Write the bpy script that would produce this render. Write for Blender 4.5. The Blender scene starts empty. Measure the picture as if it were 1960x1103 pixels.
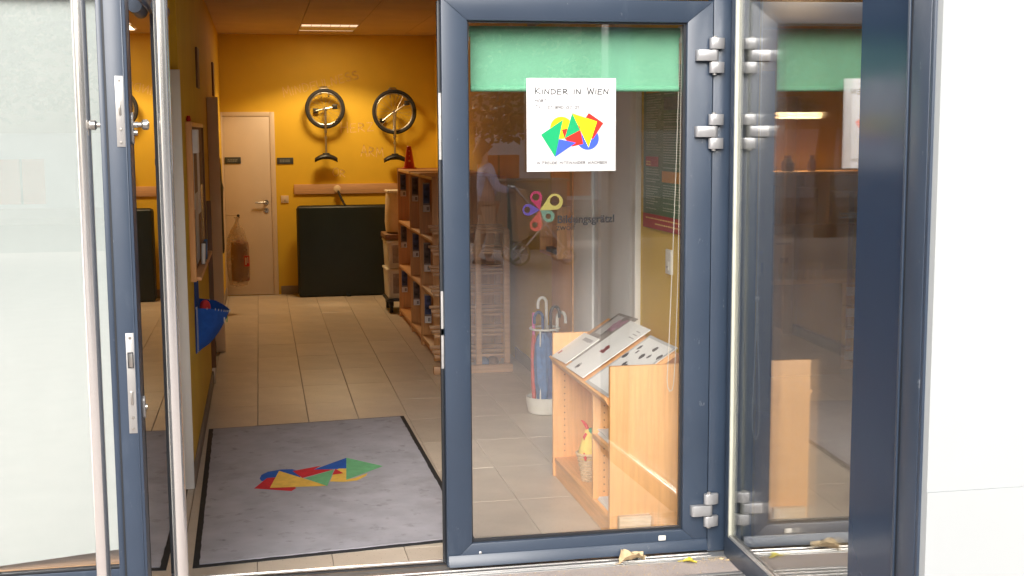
import bpy, bmesh, math, random
from mathutils import Vector, Matrix
random.seed(7)
R = math.radians
sc = bpy.context.scene
C = sc.collection

# ------------------------------------------------------------------ camera
cd = bpy.data.cameras.new('camera'); cam = bpy.data.objects.new('camera', cd); C.objects.link(cam)
cd.sensor_width = 36.0; cd.lens = 45.04; cd.clip_start = 0.05; cd.clip_end = 500
cam.matrix_world = Matrix(((0.98124022, 0.02872806, -0.19063666, 0.0),
                           (-0.19270537, 0.11701388, -0.97425479, 0.0),
                           (-0.00568131, 0.99271469, 0.12035478, 1.70),
                           (0, 0, 0, 1)))
sc.camera = cam

# ------------------------------------------------------------------ sky, sun, exposure
w = bpy.data.worlds.new('World'); sc.world = w; w.use_nodes = True
nt = w.node_tree; nt.nodes.clear()
out = nt.nodes.new('ShaderNodeOutputWorld'); bg = nt.nodes.new('ShaderNodeBackground')
sky = nt.nodes.new('ShaderNodeTexSky'); sky.sky_type = 'NISHITA'; sky.sun_disc = False
SUN_EL, SUN_AZ = 31, 200          # azimuth clockwise from +Y: the sun is behind the camera, to its left
sky.sun_elevation = R(SUN_EL); sky.sun_rotation = R(SUN_AZ)
sky.air_density = 1.0; sky.dust_density = 4.0; sky.ozone_density = 1.0
hs = nt.nodes.new('ShaderNodeHueSaturation'); hs.inputs['Saturation'].default_value = 0.55
nt.links.new(sky.outputs[0], hs.inputs['Color']); nt.links.new(hs.outputs[0], bg.inputs[0])
bg.inputs[1].default_value = 0.09
nt.links.new(bg.outputs[0], out.inputs[0])
sl = bpy.data.lights.new('sun', 'SUN'); sl.energy = 1.5; sl.angle = R(40); sl.color = (1.0, 0.985, 0.96)
so = bpy.data.objects.new('sun', sl); C.objects.link(so)
az, el = R(SUN_AZ), R(SUN_EL)
sdir = Vector((math.sin(az) * math.cos(el), math.cos(az) * math.cos(el), math.sin(el)))
so.rotation_euler = sdir.to_track_quat('Z', 'Y').to_euler(); so.location = (0, -20, 25)
sc.view_settings.view_transform = 'Standard'; sc.view_settings.look = 'None'
sc.view_settings.exposure = 1.45; sc.view_settings.gamma = 1.0
sc.view_settings.use_curve_mapping = False
sc.render.engine = 'CYCLES'
sc.cycles.max_bounces = 10; sc.cycles.diffuse_bounces = 5; sc.cycles.glossy_bounces = 5
sc.cycles.transparent_max_bounces = 16; sc.cycles.use_denoising = True
sc.cycles.caustics_reflective = False; sc.cycles.caustics_refractive = False
sc.cycles.sample_clamp_indirect = 6.0

# ------------------------------------------------------------------ materials
def lin(c):
    return tuple(((v / 255.0) / 12.92 if v / 255.0 <= 0.04045 else ((v / 255.0 + 0.055) / 1.055) ** 2.4) for v in c)

def mat(name, col, rough=0.5, vary=0.08, scale=6.0, bump=0.0, bscale=60.0, metal=0.0, spec=0.5, coat=0.0, stretch=None, obj_var=0.0, detail=6.0):
    m = bpy.data.materials.new(name); m.use_nodes = True
    n = m.node_tree; p = n.nodes['Principled BSDF']
    p.inputs['Roughness'].default_value = rough; p.inputs['Metallic'].default_value = metal
    p.inputs['Specular IOR Level'].default_value = spec; p.inputs['Coat Weight'].default_value = coat
    tc = n.nodes.new('ShaderNodeTexCoord'); src = tc.outputs['Object']
    if stretch:
        mp = n.nodes.new('ShaderNodeMapping'); mp.inputs['Scale'].default_value = stretch
        n.links.new(src, mp.inputs[0]); src = mp.outputs[0]
    nz = n.nodes.new('ShaderNodeTexNoise'); nz.inputs['Scale'].default_value = scale; nz.inputs['Detail'].default_value = detail
    n.links.new(src, nz.inputs['Vector'])
    rp = n.nodes.new('ShaderNodeValToRGB')
    rp.color_ramp.elements[0].position = 0.3; rp.color_ramp.elements[1].position = 0.7
    rp.color_ramp.elements[0].color = (*[v * (1 - vary) for v in col], 1)
    rp.color_ramp.elements[1].color = (*[min(1, v * (1 + vary)) for v in col], 1)
    n.links.new(nz.outputs['Fac'], rp.inputs['Fac'])
    last = rp.outputs['Color']
    if obj_var:
        oi = n.nodes.new('ShaderNodeObjectInfo'); mr = n.nodes.new('ShaderNodeMapRange')
        mr.inputs['To Min'].default_value = 1 - obj_var; mr.inputs['To Max'].default_value = 1 + obj_var
        n.links.new(oi.outputs['Random'], mr.inputs['Value'])
        mx = n.nodes.new('ShaderNodeMix'); mx.data_type = 'RGBA'; mx.blend_type = 'MULTIPLY'; mx.inputs['Factor'].default_value = 1
        n.links.new(last, mx.inputs['A']); n.links.new(mr.outputs[0], mx.inputs['B']); last = mx.outputs['Result']
    n.links.new(last, p.inputs['Base Color'])
    # roughness wear
    n2 = n.nodes.new('ShaderNodeTexNoise'); n2.inputs['Scale'].default_value = scale * 2.3
    n.links.new(src, n2.inputs['Vector'])
    m2 = n.nodes.new('ShaderNodeMapRange'); m2.inputs['To Min'].default_value = max(0.02, rough - 0.07); m2.inputs['To Max'].default_value = min(1, rough + 0.07)
    n.links.new(n2.outputs['Fac'], m2.inputs['Value']); n.links.new(m2.outputs[0], p.inputs['Roughness'])
    if bump:
        n3 = n.nodes.new('ShaderNodeTexNoise'); n3.inputs['Scale'].default_value = bscale; n3.inputs['Detail'].default_value = 4
        n.links.new(src, n3.inputs['Vector'])
        b = n.nodes.new('ShaderNodeBump'); b.inputs['Strength'].default_value = bump; b.inputs['Distance'].default_value = 0.004
        n.links.new(n3.outputs['Fac'], b.inputs['Height']); n.links.new(b.outputs[0], p.inputs['Normal'])
    return m

def specks(m, col, scale=90.0, thr=0.23, amount=0.9):
    """mix small dark or light specks into the colour of a material"""
    n = m.node_tree; p = n.nodes['Principled BSDF']; l = p.inputs['Base Color'].links[0]; src = l.from_socket
    tc = n.nodes.new('ShaderNodeTexCoord')
    v = n.nodes.new('ShaderNodeTexVoronoi'); v.inputs['Scale'].default_value = scale
    n.links.new(tc.outputs['Object'], v.inputs['Vector'])
    sp = n.nodes.new('ShaderNodeSeparateColor'); n.links.new(v.outputs['Color'], sp.inputs[0])
    lt = n.nodes.new('ShaderNodeMath'); lt.operation = 'LESS_THAN'; lt.inputs[1].default_value = thr
    n.links.new(v.outputs['Distance'], lt.inputs[0])
    gt = n.nodes.new('ShaderNodeMath'); gt.operation = 'LESS_THAN'; gt.inputs[1].default_value = 0.4
    n.links.new(sp.outputs[0], gt.inputs[0])
    mu = n.nodes.new('ShaderNodeMath'); mu.operation = 'MULTIPLY'; n.links.new(lt.outputs[0], mu.inputs[0]); n.links.new(gt.outputs[0], mu.inputs[1])
    ma = n.nodes.new('ShaderNodeMath'); ma.operation = 'MULTIPLY'; ma.inputs[1].default_value = amount; n.links.new(mu.outputs[0], ma.inputs[0])
    mx = n.nodes.new('ShaderNodeMix'); mx.data_type = 'RGBA'
    n.links.new(ma.outputs[0], mx.inputs['Factor']); n.links.new(src, mx.inputs['A']); mx.inputs['B'].default_value = (*col, 1)
    n.links.new(mx.outputs['Result'], p.inputs['Base Color'])
    return m

def stains(m, col, scale=3.0, lo=0.55, hi=0.75, amount=0.6, stretch=(1, 1, 1), detail=8):
    n = m.node_tree; p = n.nodes['Principled BSDF']; src = p.inputs['Base Color'].links[0].from_socket
    tc = n.nodes.new('ShaderNodeTexCoord'); mp = n.nodes.new('ShaderNodeMapping'); mp.inputs['Scale'].default_value = stretch
    n.links.new(tc.outputs['Object'], mp.inputs[0])
    z = n.nodes.new('ShaderNodeTexNoise'); z.inputs['Scale'].default_value = scale; z.inputs['Detail'].default_value = detail; z.inputs['Roughness'].default_value = 0.65
    n.links.new(mp.outputs[0], z.inputs['Vector'])
    mr = n.nodes.new('ShaderNodeMapRange'); mr.inputs['From Min'].default_value = lo; mr.inputs['From Max'].default_value = hi; mr.inputs['To Max'].default_value = amount
    n.links.new(z.outputs['Fac'], mr.inputs['Value'])
    mx = n.nodes.new('ShaderNodeMix'); mx.data_type = 'RGBA'
    n.links.new(mr.outputs[0], mx.inputs['Factor']); n.links.new(src, mx.inputs['A']); mx.inputs['B'].default_value = (*col, 1)
    n.links.new(mx.outputs['Result'], p.inputs['Base Color'])
    return m

def glass_mat(name, boost=1.8, tint=(0.93, 0.96, 0.95)):
    m = bpy.data.materials.new(name); m.use_nodes = True; n = m.node_tree; n.nodes.clear()
    o = n.nodes.new('ShaderNodeOutputMaterial'); t = n.nodes.new('ShaderNodeBsdfTransparent'); g = n.nodes.new('ShaderNodeBsdfGlossy')
    t.inputs[0].default_value = (*tint, 1); g.inputs['Roughness'].default_value = 0.0; g.inputs['Color'].default_value = (1, 1, 1, 1)
    f = n.nodes.new('ShaderNodeFresnel')
    ge = n.nodes.new('ShaderNodeNewGeometry'); io = n.nodes.new('ShaderNodeMath'); io.operation = 'MULTIPLY_ADD'     # same index on both faces of the thin pane
    io.inputs[1].default_value = 1 / 1.5 - 1.5; io.inputs[2].default_value = 1.5; n.links.new(ge.outputs['Backfacing'], io.inputs[0]); n.links.new(io.outputs[0], f.inputs['IOR'])
    k = n.nodes.new('ShaderNodeMath'); k.operation = 'MULTIPLY'; k.inputs[1].default_value = boost; k.use_clamp = True
    n.links.new(f.outputs[0], k.inputs[0])
    # faint dust smears
    mx = n.nodes.new('ShaderNodeMixShader'); n.links.new(k.outputs[0], mx.inputs[0]); n.links.new(t.outputs[0], mx.inputs[1]); n.links.new(g.outputs[0], mx.inputs[2])
    tc = n.nodes.new('ShaderNodeTexCoord'); nz = n.nodes.new('ShaderNodeTexNoise'); nz.inputs['Scale'].default_value = 3; nz.inputs['Detail'].default_value = 8
    n.links.new(tc.outputs['Object'], nz.inputs['Vector'])
    mr = n.nodes.new('ShaderNodeMapRange'); mr.inputs['From Min'].default_value = 0.45; mr.inputs['From Max'].default_value = 0.8; mr.inputs['To Min'].default_value = 0.002; mr.inputs['To Max'].default_value = 0.012
    n.links.new(nz.outputs['Fac'], mr.inputs['Value'])
    d = n.nodes.new('ShaderNodeBsdfDiffuse'); d.inputs[0].default_value = (0.75, 0.75, 0.72, 1)
    m2 = n.nodes.new('ShaderNodeMixShader'); n.links.new(mr.outputs[0], m2.inputs[0]); n.links.new(mx.outputs[0], m2.inputs[1]); n.links.new(d.outputs[0], m2.inputs[2])
    n.links.new(m2.outputs[0], o.inputs[0])
    return m

def emit_mat(name, col, s):
    m = bpy.data.materials.new(name); m.use_nodes = True; n = m.node_tree; p = n.nodes['Principled BSDF']
    p.inputs['Base Color'].default_value = (*col, 1); p.inputs['Emission Color'].default_value = (*col, 1); p.inputs['Emission Strength'].default_value = s
    return m

def flat(name, rgb, rough=0.6, vary=0.04, **k):
    return mat(name, lin(rgb), rough, vary, **k)

M = {}
M['frame'] = mat('powder_coat_blue', (0.031, 0.047, 0.076), 0.36, 0.08, 3, 0.03, 400, spec=0.55)
stains(M['frame'], (0.12, 0.15, 0.19), 9, 0.60, 0.85, 0.35, (1, 1, 0.3))
stains(M['frame'], (0.24, 0.26, 0.28), 34, 0.665, 0.71, 0.55, (1, 1, 0.45), 12)
M['frame_dark'] = mat('gasket_dark', (0.012, 0.014, 0.018), 0.5, 0.1)
M['spandrel'] = mat('spandrel_blue', (0.018, 0.034, 0.066), 0.2, 0.06, 2, spec=0.3)
M['steel'] = mat('brushed_steel', (0.84, 0.82, 0.80), 0.17, 0.01, 5, metal=0.9, stretch=(12, 12, 0.3))
M['alu'] = mat('anodised_aluminium', (0.66, 0.65, 0.63), 0.38, 0.08, 8, metal=0.85)
stains(M['alu'], (0.22, 0.20, 0.18), 14, 0.52, 0.78, 0.55, (.5, 2, 1))
M['satin'] = mat('satin_silver', (0.38, 0.37, 0.36), 0.36, 0.05, 10, metal=0.5)
M['hinge'] = mat('hinge_grey_silver', (0.40, 0.40, 0.41), 0.36, 0.05, 20, metal=0.5)
M['bead'] = mat('pale_glazing_bead', (0.55, 0.55, 0.46), 0.4, 0.06, 10)
M['glass'] = glass_mat('door_glass', 2.8, (0.985, 0.99, 0.985))
M['glass_side'] = glass_mat('side_glass', 1.6, (0.95, 0.955, 0.95))
M['yellow'] = mat('ochre_wall_paint', (0.68, 0.43, 0.024), 0.62, 0.06, 2.5, 0.10, 220)
M['white'] = mat('white_paint', (0.80, 0.80, 0.79), 0.5, 0.03, 2)
M['white_panel'] = mat('white_render', (0.40, 0.422, 0.428), 0.4, 0.035, 1.2, 0.05, 300)
stains(M['white_panel'], (0.35, 0.362, 0.358), 1.4, 0.5, 0.8, 0.35, (1, 1, .5))
M['blind_board'] = mat('white_screen', (0.50, 0.545, 0.535), 0.6, 0.05, 0.9)
M['cream'] = mat('cream_lacquer', (0.62, 0.50, 0.38), 0.4, 0.04, 3)
M['casing'] = mat('warm_cream_casing', (0.84, 0.64, 0.42), 0.45, 0.04, 3)
M['door_cream'] = mat('door_pinkish_cream', (0.60, 0.49, 0.39), 0.45, 0.05, 3)
M['ceil'] = mat('ceiling_board', (0.56, 0.40, 0.26), 0.8, 0.06, 3, obj_var=0.03)
M['tile'] = mat('beige_floor_tile', (0.56, 0.48, 0.39), 0.36, 0.09, 5, 0.05, 90, obj_var=0.06)
specks(M['tile'], (0.20, 0.13, 0.08), 85, 0.16, 0.75)
stains(M['tile'], (0.33, 0.27, 0.22), 2.5, 0.55, 0.85, 0.45)
M['grout'] = mat('grout', (0.24, 0.19, 0.145), 0.9, 0.1)
M['concrete'] = mat('aggregate_concrete', (0.42, 0.36, 0.33), 0.85, 0.12, 5, 0.5, 300)
specks(M['concrete'], (0.22, 0.17, 0.15), 190, 0.35, 0.7); 
M['mat_grey'] = mat('mat_pile_grey', (0.42, 0.41, 0.45), 0.95, 0.10, 7, 0.6, 700)
stains(M['mat_grey'], (0.11, 0.095, 0.085), 11, 0.57, 0.76, 0.7, (1, 1.1, 1), 12)
stains(M['mat_grey'], (0.20, 0.18, 0.18), 2.2, 0.5, 0.75, 0.5)
stains(M['mat_grey'], (0.40, 0.40, 0.43), 40, 0.58, 0.8, 0.5)
M['rubber'] = mat('black_rubber', (0.018, 0.018, 0.020), 0.75, 0.15, 20, 0.2, 200)
M['beech'] = mat('beech_veneer', (0.80, 0.42, 0.165), 0.42, 0.09, 9, 0.03, 100, stretch=(9, 9, 0.55))
M['beech_h'] = mat('beech_veneer_flat', (0.78, 0.41, 0.165), 0.42, 0.10, 9, 0.03, 100, stretch=(9, 0.55, 9))
M['beech_x'] = mat('beech_slat', (0.56, 0.33, 0.18), 0.45, 0.12, 9, 0.03, 100, stretch=(0.55, 9, 9))
M['beech_red'] = mat('red_beech', (0.68, 0.36, 0.14), 0.42, 0.12, 9, 0.03, 100, stretch=(9, 9, 0.55))
M['brown'] = mat('dark_brown_wood', (0.20, 0.10, 0.045), 0.5, 0.15, 8, stretch=(9, 9, 0.5))
M['block'] = mat('raw_wood_block', (0.60, 0.42, 0.26), 0.7, 0.16, 40, 0.1, 90, stretch=(0.4, 5, 5))
M['green_vinyl'] = mat('dark_green_vinyl', (0.004, 0.0105, 0.009), 0.42, 0.2, 5, 0.15, 150)
M['black'] = mat('black_plastic', (0.015, 0.014, 0.013), 0.45, 0.1)
M['chrome'] = mat('chrome_tube', (0.42, 0.40, 0.37), 0.3, 0.05, metal=0.9)
M['red_cone'] = mat('red_plastic', (0.62, 0.055, 0.020), 0.42, 0.06)
M['crate'] = mat('translucent_white_plastic', (0.70, 0.66, 0.56), 0.35, 0.08, 8)
M['sack'] = mat('cream_sack', (0.66, 0.52, 0.34), 0.7, 0.12, 10, 0.3, 60)
M['paper'] = mat('white_paper', (0.82, 0.81, 0.79), 0.55, 0.03, 4)
M['sign_white'] = mat('sign_white', (0.62, 0.62, 0.62), 0.35, 0.01, 4)
M['graphite'] = mat('pencil_grey', (0.055, 0.055, 0.06), 0.6, 0.2, 60)
M['graphite_lt'] = mat('pale_pencil_grey', (0.20, 0.20, 0.21), 0.6, 0.1, 60)
M['s_red'] = flat('print_red', (232, 38, 24), 0.4); M['s_yel'] = flat('print_yellow', (254, 238, 0), 0.4)
M['s_grn'] = flat('print_green', (0, 158, 98), 0.4); M['s_blu'] = flat('print_blue', (58, 88, 200), 0.4)
M['m_red'] = flat('pile_red', (205, 38, 48), 0.95, 0.12, scale=30, bump=0.5, bscale=700); M['m_yel'] = flat('pile_yellow', (238, 192, 84), 0.95, 0.1, scale=30, bump=0.5, bscale=700)
M['m_grn'] = flat('pile_green', (112, 182, 128), 0.95, 0.1, scale=30, bump=0.5, bscale=700); M['m_blu'] = flat('pile_blue', (28, 88, 178), 0.95, 0.12, scale=30, bump=0.5, bscale=700)
M['blind'] = mat('mint_blind_cloth', (0.30, 0.76, 0.50), 0.75, 0.05, 4, 0.08, 500)
def translucent(m, k=0.35):
    n = m.node_tree; p = n.nodes['Principled BSDF']; o = [x for x in n.nodes if x.type == 'OUTPUT_MATERIAL'][0]
    t = n.nodes.new('ShaderNodeBsdfTranslucent'); mx = n.nodes.new('ShaderNodeMixShader'); mx.inputs[0].default_value = k
    n.links.new(p.inputs['Base Color'].links[0].from_socket, t.inputs[0])
    n.links.new(p.outputs[0], mx.inputs[1]); n.links.new(t.outputs[0], mx.inputs[2]); n.links.new(mx.outputs[0], o.inputs[0])
translucent(M['blind'], 0.25)
M['bead_cord'] = mat('bead_cord_white', (0.72, 0.68, 0.58), 0.4, 0.03)
M['felt'] = mat('blue_felt', (0.012, 0.085, 0.40), 0.95, 0.12, 30, 0.5, 300)
M['felt_red'] = mat('red_felt', (0.62, 0.04, 0.04), 0.95, 0.1, 30, 0.4, 300)
M['thread'] = mat('pale_thread', (0.62, 0.60, 0.52), 0.9, 0.1)
M['thread_g'] = mat('green_thread', (0.10, 0.36, 0.12), 0.9, 0.1)
M['cork'] = mat('cork_brown', (0.34, 0.20, 0.10), 0.9, 0.2, 60)
M['poster_g'] = mat('poster_green', (0.10, 0.20, 0.11), 0.45, 0.05); M['poster_r'] = mat('poster_red', (0.42, 0.035, 0.040), 0.45, 0.05)
M['poster_o'] = mat('poster_orange', (0.62, 0.28, 0.05), 0.45, 0.05); M['poster_t'] = mat('poster_text', (0.42, 0.46, 0.36), 0.5, 0.1)
M['poster_d'] = mat('poster_slate', (0.12, 0.15, 0.17), 0.45, 0.05)
M['chalk'] = mat('chalk', (0.78, 0.52, 0.20), 0.95, 0.2, 80)
M['pot'] = mat('white_enamel', (0.74, 0.72, 0.66), 0.3, 0.04)
M['umb_blue'] = mat('navy_cloth', (0.035, 0.085, 0.22), 0.7, 0.3, 25); M['umb_mid'] = mat('blue_cloth', (0.06, 0.17, 0.38), 0.7, 0.25, 25)
M['umb_red'] = mat('coral_cloth', (0.55, 0.08, 0.07), 0.7, 0.2, 25); M['pink'] = mat('pink_cloth', (0.68, 0.14, 0.38), 0.6, 0.2, 30)
M['mute_pink'] = mat('muted_pink_print', (0.42, 0.25, 0.31), 0.4, 0.3, 30)
M['wicker'] = mat('wicker', (0.62, 0.44, 0.26), 0.7, 0.2, 60); M['toy_y'] = mat('yellow_plush', (0.80, 0.58, 0.14), 0.95, 0.08, 30, 0.4, 300)
M['toy_g'] = mat('green_plush', (0.05, 0.26, 0.14), 0.95, 0.1, 30)
M['photo'] = mat('dark_photo', (0.10, 0.075, 0.065), 0.3, 0.9, 22); M['photo2'] = mat('blue_photo', (0.05, 0.07, 0.16), 0.3, 0.9, 22)
M['sleeve'] = mat('clear_sleeve_grey', (0.33, 0.28, 0.25), 0.25, 0.3, 14)
M['plate'] = mat('dark_plate', (0.045, 0.050, 0.050), 0.4, 0.1); M['plate_t'] = mat('plate_lettering', (0.20, 0.21, 0.20), 0.5, 0.1)
M['mag_photo'] = mat('magazine_photo', (0.26, 0.24, 0.22), 0.3, 0.5, 14); M['mag_grey'] = mat('magazine_grey', (0.50, 0.50, 0.49), 0.35, 0.05)
M['ink'] = mat('print_ink', (0.08, 0.075, 0.08), 0.5, 0.2); M['ink_red'] = mat('print_ink_red', (0.50, 0.13, 0.13), 0.5, 0.2); M['ink_grey'] = mat('print_ink_grey', (0.36, 0.34, 0.34), 0.5, 0.1)
M['leaf_dry'] = mat('dry_leaf', (0.60, 0.46, 0.27), 0.8, 0.25, 40, 0.4, 120); M['leaf_yel'] = mat('yellow_leaf', (0.60, 0.50, 0.05), 0.6, 0.2, 40)
M['foliage'] = mat('foliage', (0.085, 0.085, 0.030), 0.6, 0.5, 1.5); translucent(M['foliage'], 0.3)
M['bark'] = mat('bark', (0.12, 0.09, 0.07), 0.9, 0.3, 20, 0.6, 40)
M['plaster'] = mat('pale_plaster', (0.78, 0.77, 0.75), 0.8, 0.06, 2); M['sandstone'] = mat('sand_plaster', (0.36, 0.29, 0.20), 0.85, 0.12, 2)
M['orange'] = mat('orange_shutter', (0.78, 0.20, 0.06), 0.5, 0.06); M['dkglass'] = mat('dark_window', (0.02, 0.025, 0.03), 0.06, 0.1)
M['asphalt'] = mat('asphalt', (0.06, 0.06, 0.062), 0.9, 0.2, 8, 0.4, 200)
M['skin'] = mat('skin', (0.55, 0.33, 0.24), 0.55, 0.05); M['hair'] = mat('brown_hair', (0.12, 0.065, 0.035), 0.6, 0.3, 40)
M['lilac'] = mat('lilac_jacket', (0.52, 0.52, 0.66), 0.75, 0.1, 12); M['tan'] = mat('tan_trousers', (0.48, 0.33, 0.22), 0.85, 0.1, 12)
M['shoe'] = mat('dark_shoe', (0.04, 0.035, 0.03), 0.5, 0.1); M['cab_grey'] = mat('olive_grey_cabinet', (0.24, 0.23, 0.17), 0.5, 0.08)
M['bag_clear'] = mat('cloudy_plastic', (0.56, 0.42, 0.28), 0.28, 0.25, 8, 0.6, 30); M['bag_brown'] = mat('brown_contents', (0.20, 0.06, 0.030), 0.6, 0.3, 12, 0.3, 30)
M['louvre'] = mat('louvre_white', (0.75, 0.70, 0.62), 0.4, 0.03)
M['lamp'] = emit_mat('lamp_glow', (1.0, 0.78, 0.56), 0.34)
M['tube'] = emit_mat('tube_glow', (1.0, 0.55, 0.22), 0.5)
M['olive_door'] = mat('olive_cream_door', (0.50, 0.42, 0.22), 0.45, 0.05); M['purple'] = mat('print_purple', (0.055, 0.03, 0.22), 0.45, 0.05)
def decal(name, rgb, a=0.8):
    m = bpy.data.materials.new(name); m.use_nodes = True; n = m.node_tree; p = n.nodes['Principled BSDF']
    p.inputs['Base Color'].default_value = (*rgb, 1); p.inputs['Roughness'].default_value = 0.4; p.inputs['Alpha'].default_value = a
    return m
M['d_pur'] = decal('film_purple', (0.045, 0.028, 0.17), 0.72); M['d_mag'] = decal('film_magenta', (0.22, 0.010, 0.055), 0.66)
M['d_yel'] = decal('film_yellow', (0.32, 0.28, 0.075), 0.62); M['d_red'] = decal('film_red', (0.30, 0.045, 0.035), 0.45)
M['d_teal'] = decal('film_teal', (0.085, 0.21, 0.16), 0.45); M['d_blk'] = decal('film_black', (0.012, 0.012, 0.014), 0.95)

# ------------------------------------------------------------------ mesh helpers
class MB:
    def __init__(s): s.v = []; s.f = []
    def add(s, vs, fs):
        o = len(s.v); s.v += [Vector(v) for v in vs]; s.f += [tuple(i + o for i in f) for f in fs]; return s
    def box(s, a, b):
        x0, x1 = sorted((a[0], b[0])); y0, y1 = sorted((a[1], b[1])); z0, z1 = sorted((a[2], b[2]))
        return s.add([(x0, y0, z0), (x1, y0, z0), (x1, y1, z0), (x0, y1, z0), (x0, y0, z1), (x1, y0, z1), (x1, y1, z1), (x0, y1, z1)],
                     [(3, 2, 1, 0), (4, 5, 6, 7), (0, 1, 5, 4), (1, 2, 6, 5), (2, 3, 7, 6), (3, 0, 4, 7)])
    def prism(s, pts, fn, d0, d1):
        """2-D outline (counter-clockwise) swept from depth d0 to d1; fn(u, v, d) gives the 3-D point"""
        n = len(pts)
        return s.add([fn(u, v, d0) for u, v in pts] + [fn(u, v, d1) for u, v in pts],
                     [tuple(range(n - 1, -1, -1)), tuple(range(n, 2 * n))] + [(i, (i + 1) % n, (i + 1) % n + n, i + n) for i in range(n)])
    def ring(s, rows, closed_u=True, cap=True):
        n = len(rows[0]); vs = [p for r in rows for p in r]; fs = []
        for i in range(len(rows) - 1):
            for j in range(n if closed_u else n - 1):
                fs.append((i * n + j, i * n + (j + 1) % n, (i + 1) * n + (j + 1) % n, (i + 1) * n + j))
        if cap and closed_u:
            fs.append(tuple(range(n - 1, -1, -1))); fs.append(tuple((len(rows) - 1) * n + j for j in range(n)))
        return s.add(vs, fs)
    def tube(s, pts, r, n=10, cap=True, closed=False):
        pts = [Vector(p) for p in pts]; k = len(pts); rows = []; up = None
        for i, p in enumerate(pts):
            if closed: t = (pts[(i + 1) % k] - pts[i - 1])
            else: t = pts[min(i + 1, k - 1)] - pts[max(i - 1, 0)]
            t = t.normalized()
            if up is None:
                a = Vector((0, 0, 1)) if abs(t.z) < 0.9 else Vector((1, 0, 0)); up = (a - t * a.dot(t)).normalized()
            else:
                up = (up - t * up.dot(t)).normalized()
            sd = t.cross(up); rr = r[i] if isinstance(r, (list, tuple)) else r
            rows.append([p + (up * math.cos(a) + sd * math.sin(a)) * rr for a in (2 * math.pi * j / n for j in range(n))])
        if closed: rows.append(rows[0]); cap = False
        return s.ring(rows, True, cap)
    def cyl(s, a, b, r, n=16): return s.tube([a, b], r, n)
    def lathe(s, c, prof, n=20, axis='z'):
        """profile of (radius, height) swept round an axis through c"""
        rows = []
        for r, h in prof:
            row = []
            for j in range(n):
                a = 2 * math.pi * j / n; u, v = r * math.cos(a), r * math.sin(a)
                row.append((c[0] + u, c[1] + v, c[2] + h) if axis == 'z' else ((c[0] + u, c[1] + h, c[2] + v) if axis == 'y' else (c[0] + h, c[1] + u, c[2] + v)))
            rows.append(row)
        return s.ring(rows)
    def ball(s, c, r, n=10, sx=1, sy=1, sz=1):
        rows = []
        for i in range(1, n):
            t = math.pi * i / n
            rows.append([(c[0] + sx * r * math.sin(t) * math.cos(a), c[1] + sy * r * math.sin(t) * math.sin(a), c[2] - sz * r * math.cos(t)) for a in (2 * math.pi * j / (n * 2) for j in range(n * 2))])
        return s.ring(rows)
    def quad(s, *p): return s.add(p, [tuple(range(len(p)))])

class Node: pass
def origin(o):
    v = Vector((0, 0, 0))
    while o is not None: v += o.location; o = o.parent
    return v

def build(name, mb, m, parent=None, bevel=0.0, smooth=True, seg=2, local=False, kind=None, label=None):
    me = bpy.data.meshes.new(name)
    off = Vector((0, 0, 0)) if (parent is None or local) else origin(parent)
    me.from_pydata([v - off for v in mb.v], [], mb.f); me.materials.append(m)
    bm = bmesh.new(); bm.from_mesh(me); bmesh.ops.recalc_face_normals(bm, faces=bm.faces)
    if bevel:
        ed = [e for e in bm.edges if len(e.link_faces) == 2 and e.calc_face_angle(0) > R(35)]
        bmesh.ops.bevel(bm, geom=ed, offset=bevel, segments=seg, affect='EDGES', profile=0.5, clamp_overlap=True)
    bm.to_mesh(me); bm.free()
    if smooth:
        me.shade_smooth(); me.set_sharp_from_angle(angle=R(35))
    o = bpy.data.objects.new(name, me); C.objects.link(o)
    if parent is not None: o.parent = parent
    if kind: o['kind'] = kind
    if label: o['label'] = label
    return o

def thing(name, label, cat, loc=(0, 0, 0), rotz=0.0, group=None):
    o = bpy.data.objects.new(name, None); C.objects.link(o); o.location = loc; o.rotation_euler = (0, 0, rotz)
    o.empty_display_size = 0.1
    o['label'] = label; o['category'] = cat
    if group: o['group'] = group
    return o

def tag(o, label, cat, group=None):
    o['label'] = label; o['category'] = cat
    if group: o['group'] = group
    return o

def box(a, b): return MB().box(a, b)
def struct(name, mb, m, parent=None, **k):
    return build(name, mb, m, parent, kind='structure' if parent is None else None, **k)

def dup(o, parent=None):
    c = o.copy(); C.objects.link(c)
    if parent is not None: c.parent = parent
    for ch in list(o.children): dup(ch, c)
    return c

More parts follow.
